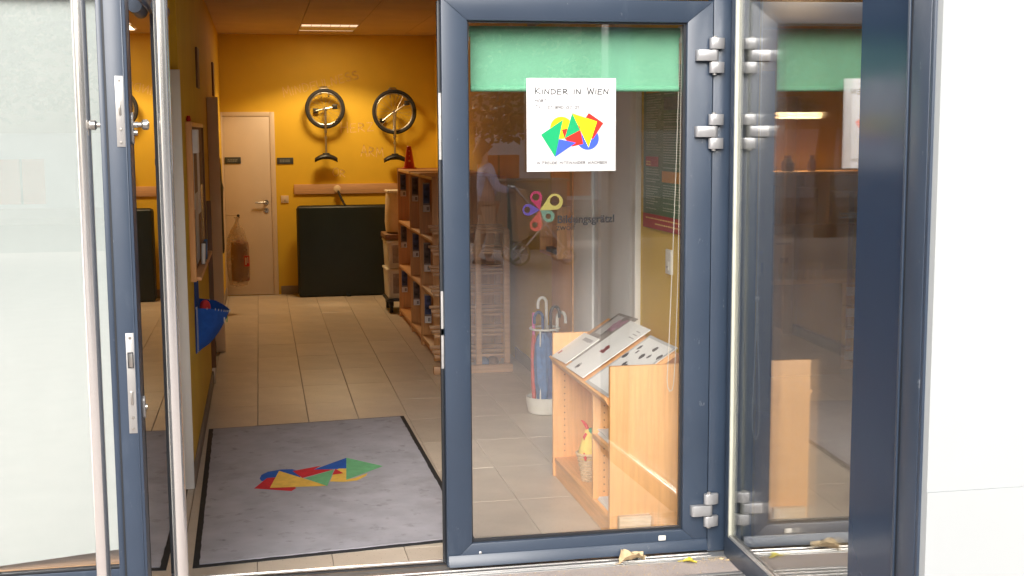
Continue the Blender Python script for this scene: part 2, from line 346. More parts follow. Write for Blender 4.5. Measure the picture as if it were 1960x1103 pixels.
# stroke lettering: every glyph is a list of polylines in a unit-high box (x, y)
def arc(cx, cy, rx, ry, a0, a1, n=8): return [(cx + rx * math.cos(R(a0 + (a1 - a0) * i / n)), cy + ry * math.sin(R(a0 + (a1 - a0) * i / n))) for i in range(n + 1)]
G = {
 'A': ([[(0, 0), (.35, 1), (.68, 0)], [(.12, .38), (.58, .38)]], .68), 'C': ([arc(.4, .5, .38, .5, 50, 310)], .66),
 'D': ([[(0, 0), (.03, 1)], [(.0, 1)] + arc(.08, .5, .5, .5, 80, -80) + [(0, 0)]], .6), 'E': ([[(.5, 1), (.04, .97), (0, 0), (.52, .02)], [(.02, .5), (.42, .54)]], .52),
 'F': ([[(.55, 1), (.04, .97), (0, 0)], [(.02, .52), (.42, .54)]], .5), 'H': ([[(0, 0), (.02, 1)], [(.6, 0), (.58, 1)], [(.02, .5), (.6, .52)]], .62),
 'I': ([[(0, 0), (.03, .95)]], .06), 'K': ([[(0, 0), (.03, 1)], [(.55, .95), (.04, .42), (.68, .02)]], .66), 'L': ([[(.03, 1), (0, 0), (.45, .03)]], .46),
 'M': ([[(0, 0), (.1, 1), (.38, .3), (.68, 1), (.76, 0)]], .78), 'N': ([[(0, 0), (.06, .98), (.5, .03), (.6, 1)]], .62),
 'O': ([arc(.34, .5, .34, .5, 90, 450, 12)], .68), 'R': ([[(0, 0), (.03, 1)] + arc(.06, .74, .42, .26, 90, -90) + [(.58, 0)]], .58),
 'S': ([arc(.28, .74, .26, .25, 40, 250) + arc(.28, .26, .28, .26, 80, -150)], .56), 'T': ([[(0, .97), (.62, 1)], [(.31, .98), (.29, 0)]], .62),
 'U': ([[(0, 1), (.02, .35)] + arc(.3, .28, .28, .28, 190, 350) + [(.6, 1)]], .6), 'W': ([[(0, 1), (.2, 0), (.42, .8), (.66, 0), (.88, 1)]], .88),
 'Z': ([[(0, .97), (.56, 1), (0, .02), (.6, .03)]], .6), 'B': ([[(0, 0), (.02, 1)] + arc(.06, .76, .36, .24, 90, -90) + arc(.06, .26, .44, .26, 90, -90) + [(0, 0)]], .52),
 '0': ([arc(.26, .5, .25, .5, 90, 450, 12)], .52), '1': ([[(0, .75), (.16, 1), (.14, 0)]], .2), '7': ([[(0, 1), (.5, 1), (.16, 0)]], .5),
 '8': ([arc(.25, .75, .21, .24, 270, 630, 10) + arc(.25, .26, .25, .26, 90, 450, 10)], .5), '9': ([arc(.25, .72, .24, .27, 0, 360, 10) + [(.44, 0)]], .5),
 '/': ([[(0, -.08), (.4, 1.05)]], .42), '.': ([[(0, 0), (.05, .06)]], .08),
}
def strokes(mb, text, O, U, V, N, h, wd, gap=.22, space=.6, cap=1.0, jit=.03, fit=None, only=None):
    """handwritten line of capitals: O origin, U along, V up, N out of the surface"""
    O, U, V, N = Vector(O), Vector(U), Vector(V), Vector(N); rnd = random.Random(len(text) * 7 + 3)
    tot = 0
    for ch in text: tot += (space if ch == ' ' else G[ch.upper()][1] + gap)
    kx = (fit / (tot * h)) if fit else 1.0
    x = 0; word = 0
    for i, ch in enumerate(text):
        if ch == ' ': x += space; word += 1; continue
        g, gw = G[ch.upper()]; first = cap if (ch.isupper() and (i == 0 or text[i - 1] == ' ')) else 1.0
        dy = rnd.uniform(-jit, jit)
        for pl in (g if only in (None, word) else []):
            P = [O + U * ((x + px) * h * kx) + V * ((py * first + dy) * h) for px, py in pl]
            for a, b in zip(P[:-1], P[1:]):
                t = (b - a)
                if t.length < 1e-6: continue
                t.normalize(); sd = N.cross(t) * wd * .5
                mb.quad(a - sd - t * wd * .3, b - sd + t * wd * .3, b + sd + t * wd * .3, a + sd - t * wd * .3)
        x += gw + gap
    return mb
def poly(mb, pts, fn, d): return mb.add([fn(u, v, d) for u, v in pts], [tuple(range(len(pts)))])

# =================================================================== THE SETTING
HX = -0.385; WL = -0.36; WR = 1.87; YB = 13.80; ZC = 2.73; YF = 4.80
pav = struct('pavement', box((-12, -10.0, -0.30), (12, 4.728, -0.004)), M['concrete'])
struct('road', box((-60, -18.0, -0.40), (60, -10.0, -0.12)), M['asphalt'])
struct('far_pavement', box((-60, -60, -0.40), (60, -18.0, -0.004)), M['concrete'])
for s in (-1, 1): struct('side_pavement', box((s * 12.002, -10.0, -0.30), (s * 60, 4.0, -0.004)), M['concrete'])
struct('base_ground', box((-80, -80, -0.6), (80, 40, -0.45)), M['asphalt'])

floor = struct('floor', box((-3.2, 4.94, -0.20), (5.2, 14.2, -0.006)), M['grout'])
# beige tiles, 29.8 cm pitch, 3 mm joints; edge tiles are cut to the walls
xs = [HX]; x = -0.352
while x < WR: xs.append(x); x += 0.298
xs.append(WR); ys = [4.945]; y = 5.11
while y < YB - .1: ys.append(y); y += 0.596
ys.append(YB)
tile_me = {}
for i in range(len(xs) - 1):
    for j in range(len(ys) - 1):
        wx, wy = xs[i + 1] - xs[i] - .0028, ys[j + 1] - ys[j] - .0024
        if wx < 0.012: continue
        key = (round(wx, 3), round(wy, 3))
        if key not in tile_me:
            b = .0022
            mb = MB().ring([[(0, 0, -.006), (wx, 0, -.006), (wx, wy, -.006), (0, wy, -.006)], [(0, 0, -.0016), (wx, 0, -.0016), (wx, wy, -.0016), (0, wy, -.0016)],
                            [(b, b, 0), (wx - b, b, 0), (wx - b, wy - b, 0), (b, wy - b, 0)]])
            o = build('tile', mb, M['tile'], floor, smooth=False, local=True); tile_me[key] = o.data
        else:
            o = bpy.data.objects.new('tile', tile_me[key]); C.objects.link(o); o.parent = floor
        o.location = (xs[i] + .0015, ys[j] + .0015, random.uniform(-.0006, .0004))

# walls
struct('left_wall', box((-0.50, 4.872, -0.15), (-.432, 6.235, 3.0)), M['yellow'])
struct('left_wall', box((-0.501, 6.2355, -0.15), (WL, 8.88, 3.0)), M['yellow'])
struct('left_wall', box((-0.502, 8.8805, -0.15), (HX, YB + .3, 3.0)), M['yellow'])
struct('right_wall', box((WR, 4.872, -0.15), (1.97, YB + .3, 3.0)), M['yellow'])
struct('back_wall', box((HX, YB, -0.15), (WR, YB + .2, 3.0)), M['yellow'])
ceil = struct('ceiling', box((HX - .2, 4.872, ZC + .02), (WR + .15, YB + .3, ZC + .2)), M['ceil'])
pane_me = {}
cx = [HX, 0.423, 0.977, 1.53, WR]
cy = [4.98, 5.98, 6.98, 7.98, 8.98, 9.98, 10.98, 11.98, 12.50, 13.27, YB]
for i in range(len(cx) - 1):
    for j in range(len(cy) - 1):
        if i == 1 and j == 8: continue      # the recessed light sits here
        o = build('ceiling_panel', box((cx[i] + .002, cy[j] + .002, ZC), (cx[i + 1] - .002, cy[j + 1] - .002, ZC + .019)), M['ceil'], ceil, smooth=False)
# skirting
for a, b in (((WL, 6.24, 0), (WL + .012, 8.878, .09)), ((HX, 8.90, 0), (HX + .012, 10.18, .09)), ((HX, 10.3, 0), (HX + .012, 13.74, .09)),
             ((.19, YB - .012, 0), (WR, YB, .09)), ((WR - .012, 8.2, 0), (WR, 9.4, .09)), ((WR - .012, 5.0, 0), (WR, 6.16, .09))):
    struct('skirting', box(a, b), M['grout'], bevel=.002)
# wall above the door and around
struct('front_wall', box((-6, 4.80, 2.36), (6, 4.97, 5.5)), M['plaster'])
struct('front_wall', box((-6, 4.86, -.2), (-1.62, 4.97, 2.36)), M['plaster'])

# left room behind the screened window, right room behind the side window
struct('left_room_wall', box((-3.1, 6.4, -.15), (-.504, 6.5, 3)), M['white'])
struct('left_room_ceiling', box((-3.1, 4.98, 2.5), (-.504, 6.5, 2.6)), M['white'])
struct('left_room_wall', box((-3.2, 4.98, -.15), (-3.102, 6.5, 3)), M['white'])
struct('side_room_floor', box((1.91, 3.26, -.2), (5.6, 4.938, -.003)), M['grout'])
struct('side_room_floor', box((1.972, 4.9405, -.005), (5.6, 8.9, -.001)), M['tile'])
struct('side_room_wall', box((1.972, 8.75, -.15), (5.6, 8.9, 3)), M['yellow'])
struct('side_room_wall', box((5.5, 3.26, 0), (5.6, 8.748, 3)), M['yellow'])
struct('side_room_wall', box((1.90, 3.215, 0), (5.6, 3.25, 2.6)), M['brown'])
struct('side_room_ceiling', box((1.86, 3.26, 2.42), (5.6, 8.9, 2.6)), M['cab_grey'])

# =================================================================== DOOR FRAME
df = thing('door_frame', 'blue metal frame round the double door with silver threshold', 'door frame', (.7, 4.83, 0))
build('jamb', box((1.742, 4.80, .004), (1.818, 4.872, 2.22)), M['frame'], df, .003)
build('jamb', box((-.53, 4.80, .004), (-.425, 4.872, 2.22)), M['frame'], df, .003)
build('corner_post', box((1.8185, 4.765, -.003), (1.868, 4.871, 2.36)), M['frame'], df, .002)
build('head', box((-.53, 4.80, 2.221), (1.818, 4.872, 2.359)), M['frame'], df, .003)
build('head_trim', box((-.42, 4.79, 2.2025), (.66, 4.81, 2.2195)), M['alu'], df, .001)
th = build('threshold', box((-.53, 4.745, -.02), (1.818, 4.944, .001)), M['alu'], df, .001)
mb = MB()
for yy in (4.755, 4.79, 4.885, 4.925): mb.box((-.42, yy, .001), (1.742, yy + .007, .0045))
build('ridge', mb, M['steel'], th)
build('sill_lip', box((-.53, 4.728, -.03), (1.80, 4.7448, -.002)), M['alu'], df, .001)
build('gap_seal', box((-.42, 4.858, .005), (1.742, 4.87, .012)), M['frame_dark'], df)

# =================================================================== RIGHT DOOR LEAF
def leaf_frame(root, X0, X1, Z0, Z1, gx0, gx1, gz0, gz1, Y0, Y1):
    """mitred stiles and rails, the outer face slightly chamfered"""
    P = lambda u, v, d: (u, d, v)
    build('stile', MB().prism([(X0, Z0), (gx0, gz0), (gx0, gz1), (X0, Z1)], P, Y0, Y1), M['frame'], root, .0025)
    build('stile', MB().prism([(gx1, gz0), (X1, Z0), (X1, Z1), (gx1, gz1)], P, Y0, Y1), M['frame'], root, .0025)
    build('rail', MB().prism([(X0, Z0), (X1, Z0), (gx1, gz0), (gx0, gz0)], P, Y0, Y1), M['frame'], root, .0025)
    build('rail', MB().prism([(gx0, gz1), (gx1, gz1), (X1, Z1), (X0, Z1)], P, Y0, Y1), M['frame'], root, .0025)
LX0, LX1, LZ0, LZ1 = .676, 1.738, .016, 2.20
GX0, GX1, GZ0, GZ1 = .774, 1.634, .104, 2.117
dl = thing('glass_door', 'closed blue framed glass door with mint blind and white sign', 'door', (LX1, 4.83, 0))
leaf_frame(dl, LX0, LX1, LZ0, LZ1, GX0, GX1, GZ0, GZ1, 4.795, 4.865)
build('pane', box((GX0 - .008, 4.826, GZ0 - .008), (GX1 + .008, 4.832, GZ1 + .008)), M['glass'], dl, smooth=False)
mb = MB()
for a, b in (((GX0, 4.812, GZ0), (GX0 + .006, 4.8255, GZ1)), ((GX1 - .010, 4.812, GZ0), (GX1, 4.8255, GZ1)), ((GX0 + .006, 4.812, GZ0), (GX1 - .010, 4.8255, GZ0 + .010)), ((GX0 + .006, 4.812, GZ1 - .007), (GX1 - .010, 4.8255, GZ1))): mb.box(a, b)
build('gasket', mb, M['frame_dark'], dl)
build('edge_seal', box((.664, 4.822, .03), (.6755, 4.845, 2.19)), M['frame_dark'], dl, .002)
build('edge_strip', box((.667, 4.847, .02), (.6755, 4.86, 2.19)), M['frame'], dl)
for z0, z1 in ((1.60, 1.85), (.80, 1.10), (.93, .955)): build('strike_plate', box((.6655, 4.8215, z0), (.6745, 4.8195, z1)), M['alu'], dl)
dp = build('drip_bar', MB().prism([(4.772, .020), (4.7945, .020), (4.7945, .062), (4.790, .062)], lambda u, v, d: (d, u, v), LX0 + .004, LX1 - .002), M['frame'], dl, .001)
build('drain_cap', box((1.532, 4.788, .066), (1.563, 4.7945, .087)), M['pot'], dl, .003)
build('drain_slot', MB().lathe((.806, 4.7935, .066), [(.004, -.001), (.006, 0), (.006, .001)], 12, 'y'), M['alu'], dl)
# four screwed hinge groups: knuckles stepping left and right of the gap
def hinge(root, zc, h=.042, dz=.046):
    hg = build('hinge', MB().cyl((1.739, 4.782, zc - dz * 1.5), (1.739, 4.782, zc + dz * 1.5), .008, 12), M['satin'], root)
    for k, (x0, x1) in enumerate(((1.716, 1.778), (1.664, 1.740), (1.716, 1.778))):
        z = zc + (1 - k) * dz; r = .0145; prof = []
        # D-shaped knuckle: flat plate on the frame, rolled outer end
        if k == 1:
            prof = [(1.740, 4.7945), (1.664, 4.7945), (1.664, 4.772)] + [(1.670 + 0 * a, 4.764) for a in (0,)] + [(1.739 + r * math.cos(R(a)), 4.779 + r * math.sin(R(a))) for a in (-90, -60, -30, 0, 30, 60)]
        else:
            prof = [(1.778, 4.7945), (1.734, 4.7945)] + [(1.732 + r * math.cos(R(a)), 4.779 + r * math.sin(R(a))) for a in (150, 180, 210, 240, 270)] + [(1.752, 4.7655), (1.764, 4.769), (1.774, 4.773), (1.778, 4.776)]
        build('knuckle', MB().prism(prof, lambda u, v, d: (u, v, d), z - h / 2, z + h / 2), M['hinge'], hg, .0012)
    for zz in (zc - dz * 1.5 - .006, zc + dz * 1.5 - .003): build('pin_cap', MB().lathe((1.739, 4.779, zz), [(.004, 0), (.0085, .001), (.0085, .007), (.004, .009)], 14), M['satin'], hg)
for zc in (1.992, 1.700, .184): hinge(dl, zc)

# sticker on the glass
st = thing('glass_sticker', 'sticker of five coloured drops and black lettering on door glass', 'sticker', (1.12, 4.825, 1.38))
def px4(p): return (0.984 + (p[0] - 180) / (1770 - 180) * (1.352 - .984), 1.474 - (p[1] - 205) / (745 - 205) * (1.474 - 1.356))
tip0 = px4((490, 530))
for nm, c, r, hc, hr, m in (('drop', (420, 790), 105, (400, 790), 52, 'd_red'), ('drop', (640, 640), 100, (630, 640), 46, 'd_teal'), ('drop', (290, 520), 98, (272, 520), 52, 'd_pur'), ('drop', (425, 300), 103, (420, 300), 60, 'd_mag'), ('drop', (745, 385), 135, (740, 370), 82, 'd_yel')):
    c = Vector(px4(c)); hc = Vector(px4(hc)); k = (1.352 - .984) / 1590; r *= k; hr *= k
    tp = Vector(tip0); dv = tp - c; L = dv.length; a0 = math.atan2(dv.y, dv.x); al = math.acos(r / L)
    outer = [tp] + [c + Vector((math.cos(a0 + al + (2 * math.pi - 2 * al) * i / 30), math.sin(a0 + al + (2 * math.pi - 2 * al) * i / 30))) * r for i in range(31)]
    # extra points along the tangents keep the hole round
    e1 = [tp.lerp(outer[1], t) for t in (.33, .66)]; e2 = [outer[-1].lerp(tp, t) for t in (.34, .67)]
    outer = [tp] + e1 + outer[1:] + e2
    inner = []
    for p in outer:
        q = (p - hc).normalized() * hr + hc; inner.append(q)
    n = len(outer); mb = MB().add([(p.x, 4.8245, p.y) for p in outer] + [(p.x, 4.8245, p.y) for p in inner], [(i, (i + 1) % n, (i + 1) % n + n, i + n) for i in range(n)])
    build(nm, mb, M[m], st, smooth=False)
def text_mesh(s, size, bold=0.0):
    cu = bpy.data.curves.new('lettering', 'FONT'); cu.body = s; cu.size = size; cu.offset = bold; cu.resolution_u = 3
    o = bpy.data.objects.new('lettering', cu); C.objects.link(o); bpy.context.view_layer.update()
    me = bpy.data.meshes.new_from_object(o.evaluated_get(bpy.context.evaluated_depsgraph_get()))
    mb = MB(); mb.add([v.co.copy() for v in me.vertices], [tuple(p.vertices) for p in me.polygons]); bpy.data.objects.remove(o); return mb
def place_text(mb, X0, X1, z, hscale=None, Y=4.8243):
    x0 = min(v.x for v in mb.v); x1 = max(v.x for v in mb.v); k = (X1 - X0) / (x1 - x0)
    mb.v = [Vector((X0 + (v.x - x0) * k, Y, z + v.y * (hscale or k))) for v in mb.v]; return mb
build('lettering', place_text(text_mesh('Bildungsgrätzl', .05, .0013), 1.125, 1.352, 1.352), M['d_blk'], st, smooth=False)
build('lettering', place_text(text_mesh('zwölf', .05), 1.120, 1.196, 1.324), M['d_blk'], st, smooth=False)

# sign hung on the outside of the glass
sg = thing('sign', 'square white sign with coloured shapes reading KINDER IN WIEN', 'sign', (1.176, 4.81, 1.55))
SX0, SX1, SZ0, SZ1 = 1.001, 1.352, 1.551, 1.905
build('panel', box((SX0, 4.806, SZ0), (SX1, 4.8118, SZ1)), M['sign_white'], sg, .001)
SF = lambda u, v, d: (SX0 + (u - 42) / 958 * (SX1 - SX0), 4.806 - d, SZ0 + (1045 - v) / 995 * (SZ1 - SZ0))
def circ(cx, cy, r, n=40): return [(cx + r * math.cos(2 * math.pi * i / n), cy + r * math.sin(2 * math.pi * i / n)) for i in range(n)]
shapes = [('s_blu', circ(695, 695, 120)), ('s_red', [(705, 420), (863, 530), (750, 700), (600, 580)]), ('s_yel', [(527, 422), (795, 512), (703, 790)]), ('s_yel', circ(410, 577, 119)),
          ('s_red', [(415, 597), (605, 555), (645, 750), (525, 778), (445, 690)]), ('s_grn', [(527, 422), (612, 603), (445, 690)]), ('s_blu', [(385, 697), (568, 738), (343, 888)]), ('s_grn', [(193, 650), (428, 490), (343, 888)])]
for i, (m, pts) in enumerate(shapes): build('coloured_shape', poly(MB(), pts, SF, .0003 + .0002 * i), M[m], sg, smooth=False)
kx = (SX1 - SX0) / 958; kz = (SZ1 - SZ0) / 995
def sgn(text, u, v, h, wd, fit, m, cap=1.0, d=.0004):
    for k in range(len(text.split(' '))):       # one mesh per written word
        build('written_word', strokes(MB(), text, SF(u, v, d), (1, 0, 0), (0, 0, 1), (0, -1, 0), h * kz, wd * kz, cap=cap, fit=fit * kx, only=k), M[m], sg, smooth=False)
sgn('Kinder in Wien', 135, 220, 52, 11, 800, 'graphite', 1.35)
sgn('Hort', 132, 304, 28, 7.5, 128, 'graphite_lt', 1.3); sgn('Tel. 01/890 07 01', 135, 378, 34, 7.5, 470, 'graphite_lt', 1.2)
sgn('in Freude miteinander wachsen', 150, 965, 26, 6.8, 760, 'graphite_lt', 1.35)

# mint roller blind inside
bl = thing('roller_blind', 'mint green roller blind pulled partway down behind the door glass', 'blind', (1.22, 4.93, 2.13))
rows = []
for i in range(41):
    x = .806 + (1.642 - .806) * i / 40
    rows.append([(x, 4.925 + .0015 * math.sin(i * .9) + (.001 * math.sin(z * 30)), z) for z in (1.872, 1.95, 2.0, 2.06, 2.098)])
build('cloth', MB().ring(rows, closed_u=False), M['blind'], bl)
build('roller', MB().cyl((.802, 4.945, 2.088), (1.648, 4.945, 2.088), .021, 18), M['blind'], bl)
build('bottom_bar', MB().cyl((.806, 4.925, 1.869), (1.642, 4.925, 1.869), .011, 12), M['blind'], bl)
build('end_bracket', box((1.649, 4.915, 2.05), (1.662, 4.965, 2.115)), M['pot'], bl, .004)
build('end_bracket', box((.790, 4.915, 2.05), (.801, 4.965, 2.115)), M['pot'], bl, .004)
def beads(path, r=.0022, step=.0062):
    mb = MB(); pts = [Vector(p) for p in path]; d = 0
    for a, b in zip(pts[:-1], pts[1:]):
        L = (b - a).length; t = (step - d) % step
        while t < L:
            c = a.lerp(b, t / L); mb.add([c + Vector(v) * r for v in ((1, 0, 0), (-1, 0, 0), (0, 1, 0), (0, -1, 0), (0, 0, 1.2), (0, 0, -1.2))], [(0, 2, 4), (2, 1, 4), (1, 3, 4), (3, 0, 4), (2, 0, 5), (1, 2, 5), (3, 1, 5), (0, 3, 5)]); t += step
        d = (d + L) % step
    mb.tube(pts, .0012, 5); return mb
pth = [(1.6545, 4.925, 2.06), (1.652, 4.925, 1.6), (1.648, 4.925, 1.1), (1.640, 4.925, .78), (1.634, 4.925, .68), (1.628, 4.925, .652), (1.618, 4.925, .648), (1.609, 4.925, .665), (1.606, 4.925, .70), (1.611, 4.925, .80), (1.625, 4.925, 1.2), (1.637, 4.925, 1.6), (1.648, 4.925, 2.06)]
build('bead_chain', beads(pth, .0027), M['bead_cord'], bl, kind='stuff')

# =================================================================== OPEN LEFT LEAF (swung out 90 degrees towards the street)
ld = thing('glass_door', 'open blue framed glass door seen edge on with steel pull bars', 'door', (-.40, 4.80, 0))
EX0, EX1, EY0, EY1 = -.432, -.352, 3.735, 4.797       # thickness in X, width in Y
P2 = lambda u, v, d: (d, u, v)
gy0, gy1 = EY0 + .098, EY1 - .104
for pts, nm in (([(EY0, .016), (gy0, .104), (gy0, 2.117), (EY0, 2.20)], 'stile'), ([(gy1, .104), (EY1, .016), (EY1, 2.20), (gy1, 2.117)], 'stile'), ([(EY0, .016), (EY1, .016), (gy1, .104), (gy0, .104)], 'rail'), ([(gy0, 2.117), (gy1, 2.117), (EY1, 2.2), (EY0, 2.2)], 'rail')):
    build(nm, MB().prism(pts, P2, EX0 + .016, EX1), M['frame'], ld, .0025)
build('edge_lip', box((EX0, EY0 + .010, .016), (EX0 + .0155, EY0 + .10, 2.20)), M['frame'], ld, .002)
build('edge_groove', box((EX0 + .0165, EY0 - .0012, .02), (EX0 + .0215, EY0 + .001, 2.2)), M['frame_dark'], ld)
build('edge_bead', box((EX1 - .012, EY0 - .003, .02), (EX1 - .0085, EY0 + .001, 2.2)), M['frame'], ld, .001)
build('pane', box((-.362, gy0 - .002, .096), (-.3555, gy1 + .008, 2.125)), M['glass'], ld, smooth=False)
mb = MB().box((-.3552, gy0 - .004, .104), (-.351, gy0 + .004, 2.117)).box((-.3552, gy1 - .004, .104), (-.351, gy1 + .004, 2.117))
build('gasket', mb, M['frame_dark'], ld)
for x, nm in ((-.483, 'pull_handle'), (-.262, 'pull_handle')):
    h = build(nm, MB().cyl((x, 3.80, .10), (x, 3.80, 2.25), .0205, 28), M['steel'], ld)
    for z in (.06 + .12, 2.16): build('standoff', MB().cyl((x, 3.80, z), (EX0 + .016 if x < -.4 else EX1, 3.80, z), .010, 12), M['steel'], h)
for z0, z1, kind in ((1.667, 1.862, 'a'), (.852, 1.142, 'b')):
    lp = build('lock_plate', box((-.387, EY0 - .0030, z0), (-.364, EY0 - .0002, z1)), M['satin'], ld, .0008)
    zb = (z0 + z1) / 2 + .01 if kind == 'a' else z0 + .103
    build('bolt', box((-.3795, EY0 - .0055, zb - .02), (-.3725, EY0 - .003, zb + .02)), M['chrome'], lp, .0008)
    if kind == 'b':
        build('latch', MB().prism([(-.382, EY0 - .003), (-.369, EY0 - .003), (-.369, EY0 - .014)], lambda u, v, d: (u, v, d), z1 - .098, z1 - .058), M['chrome'], lp, .001)
        build('latch_hole', box((-.3835, EY0 - .0036, z1 - .101), (-.3675, EY0 - .003, z1 - .055)), M['frame_dark'], lp)
    for z in ((z0 + .012, z0 + .048, z1 - .012) if kind == 'a' else (z0 + .012, z0 + .045, z1 - .014)):
        build('screw', MB().lathe((-.3755, EY0 - .003, z), [(.0045, 0), (.0042, -.0012), (.0005, -.0014)], 12, 'y'), M['chrome'], lp)
for sgn_ in (-1, 1):
    xf = EX0 + .016 if sgn_ < 0 else EX1; zc = 1.728 
    kb = build('door_knob', MB().lathe((xf + sgn_ * .0002, EY0 + .045, zc), [(.0085, 0), (.0085, sgn_ * .018), (.007, sgn_ * .019), (.007, sgn_ * .028), (.0105, sgn_ * .029), (.0145, sgn_ * .033), (.0145, sgn_ * .045), (.010, sgn_ * .049), (.002, sgn_ * .0495)], 20, 'x'), M['chrome'], ld)
    rp = [(EY0 + .045 + .015 * math.cos(R(a)) , zc - .01 + (.03 if math.sin(R(a)) >= 0 else -.03) + .015 * math.sin(R(a))) for a in range(0, 360, 20)]
    build('rose', MB().prism(rp, P2, xf, xf + sgn_ * .007), M['satin'], kb, .001)
    build('cylinder', MB().cyl((xf + sgn_ * .007, EY0 + .045, zc - .022), (xf + sgn_ * .017, EY0 + .045, zc - .022), .008, 14), M['chrome'], kb)
    zc = .918
    rp = [(EY0 + .045 + .015 * math.cos(R(a)), zc + (.018 if math.sin(R(a)) >= 0 else -.018) + .015 * math.sin(R(a))) for a in range(0, 360, 20)]
    es = build('escutcheon', MB().prism(rp, P2, xf, xf + sgn_ * .008), M['satin'], ld, .001)
    build('cylinder', MB().cyl((xf + sgn_ * .008, EY0 + .045, zc), (xf + sgn_ * .014, EY0 + .045, zc), .008, 14), M['chrome'], es)
for z in (.372, .402): build('drill_hole', MB().lathe((-.393 + (z - .372) * .1, EY0 - .0004, z), [(.0018, 0), (.0018, -.0005)], 8, 'y'), M['frame_dark'], ld)
dc = build('door_closer', MB().cyl((-.318, 4.74, 2.128), (-.318, 4.50, 2.128), .024, 18), M['frame'], ld)

# =================================================================== SCREENED WINDOW LEFT OF THE DOOR
lw = thing('screened_window', 'tall window left of the open door, covered inside by a white screen', 'window', (-1.05, 4.85, 0))
build('frame_rail', box((-1.62, 4.81, -.004), (-.532, 4.872, .095)), M['frame'], lw, .003)
build('frame_rail', box((-1.62, 4.81, 2.19), (-.532, 4.872, 2.359)), M['frame'], lw, .003)
build('frame_stile', box((-1.62, 4.81, .0955), (-1.53, 4.872, 2.1895)), M['frame'], lw, .003)
build('glazing_lip', box((-1.53, 4.812, .0955), (-.5325, 4.832, .104)), M['frame_dark'], lw, .001)
build('pane', box((-1.535, 4.842, .09), (-.5325, 4.848, 2.195)), M['glass'], lw, smooth=False)
build('screen', MB().prism([(-1.55, .075), (-.525, .157), (-.525, 2.186), (-1.55, 2.19)], lambda u, v, d: (u, d, v), 4.858, 4.866), M['blind_board'], lw)
build('inner_sill', box((-1.62, 4.873, .02), (-.504, 5.2, .098)), M['beech_x'], lw, .003)
build('inner_board', box((-1.62, 5.2005, .0), (-.504, 5.23, .30)), M['beech_x'], lw, .003)

# =================================================================== RIGHT SIDE WINDOW (returns towards the street)
SXF = 1.800; SA = R(-1.95)
sw = thing('side_window', 'narrow side window beside the hinges, mirroring the glass door', 'window', (1.80, 4.7645, 0), SA)
build('bottom_rail', MB().prism([(SXF, -.004), (1.90, -.004), (1.90, .085), (SXF + .002, .085), (SXF, .078)], lambda u, v, d: (u, d, v), 3.292, 4.7645), M['frame'], sw, .002)
build('top_rail', box((SXF, 3.292, 2.30), (1.90, 4.7645, 2.40)), M['frame'], sw, .002)
build('end_stile', box((SXF, 4.722, .0855), (1.90, 4.7645, 2.30)), M['frame'], sw, .002)
mb = MB().box((SXF + .001, 4.709, .0855), (SXF + .018, 4.7215, 2.30)); build('glazing_bead', mb, M['bead'], sw, .001)
build('glazing_bead', box((SXF + .001, 3.292, .0855), (SXF + .012, 4.709, .097)), M['alu'], sw, .001)
build('pane', box((SXF + .0125, 3.609, .0855), (SXF + .0165, 4.709, 2.30)), M['glass_side'], sw, smooth=False)
build('inner_pane', box((SXF + .030, 3.609, .0855), (SXF + .034, 4.708, 2.30)), M['glass_side'], sw, smooth=False)
build('spandrel', box((SXF + .0125, 3.292, .0855), (SXF + .034, 3.6085, 2.30)), M['spandrel'], sw)
build('inner_stile', box((SXF + .036, 4.695, .0855), (SXF + .07, 4.720, 2.30)), M['frame'], sw)
cp = thing('corner_post', 'blue metal post closing the right side window against the white wall', 'post', (1.80, 4.7645, 0), SA)
build('post', box((1.806, 3.165, -.004), (1.93, 3.2915, 2.6)), M['frame'], cp, .004)
build('groove', box((1.8052, 3.268, -.002), (1.8075, 3.274, 2.6)), M['frame_dark'], cp)
build('cover_strip', MB().prism([(1.8005, 3.277), (1.806, 3.277), (1.806, 3.2905), (1.8005, 3.288)], lambda u, v, d: (u, v, d), 0, 2.6), M['frame'], cp, .001)
build('edge_strip', box((1.808, 3.148, -.003), (1.93, 3.1648, 2.6)), M['frame'], cp, .002)
ww = thing('white_wall', 'smooth white wall panel at the right of the blue corner post', 'wall', (2.8, 3.12, 0))
build('upper_panel', box((1.760, 3.12, .7195), (6.0, 3.21, 3.6)), M['white_panel'], ww)
build('lower_panel', box((1.760, 3.117, -.004), (6.0, 3.21, .719)), M['white_panel'], ww)
build('return_panel', box((1.93, 3.211, 2.605), (6.0, 4.79, 3.6)), M['white_panel'], ww)
# blind cords hanging inside the side window
bc = thing('blind_cord', 'looped white bead chain hanging behind the side window', 'cord', (1.862, 4.61, .5))
pth = [(1.862, 4.607, 2.28), (1.862, 4.609, 1.08), (1.862, 4.612, 1.02), (1.862, 4.630, .75), (1.862, 4.640, .60), (1.862, 4.634, .545), (1.862, 4.617, .515), (1.862, 4.597, .512), (1.862, 4.574, .54), (1.862, 4.567, .60), (1.862, 4.582, .80), (1.862, 4.602, 1.0), (1.862, 4.610, 1.07), (1.866, 4.618, .99), (1.868, 4.624, .90)]
build('bead_chain', beads(pth, .0034), M['bead_cord'], bc, kind='stuff')
build('knot', MB().ball((1.862, 4.610, 1.062), .010, 6), M['bead_cord'], bc)

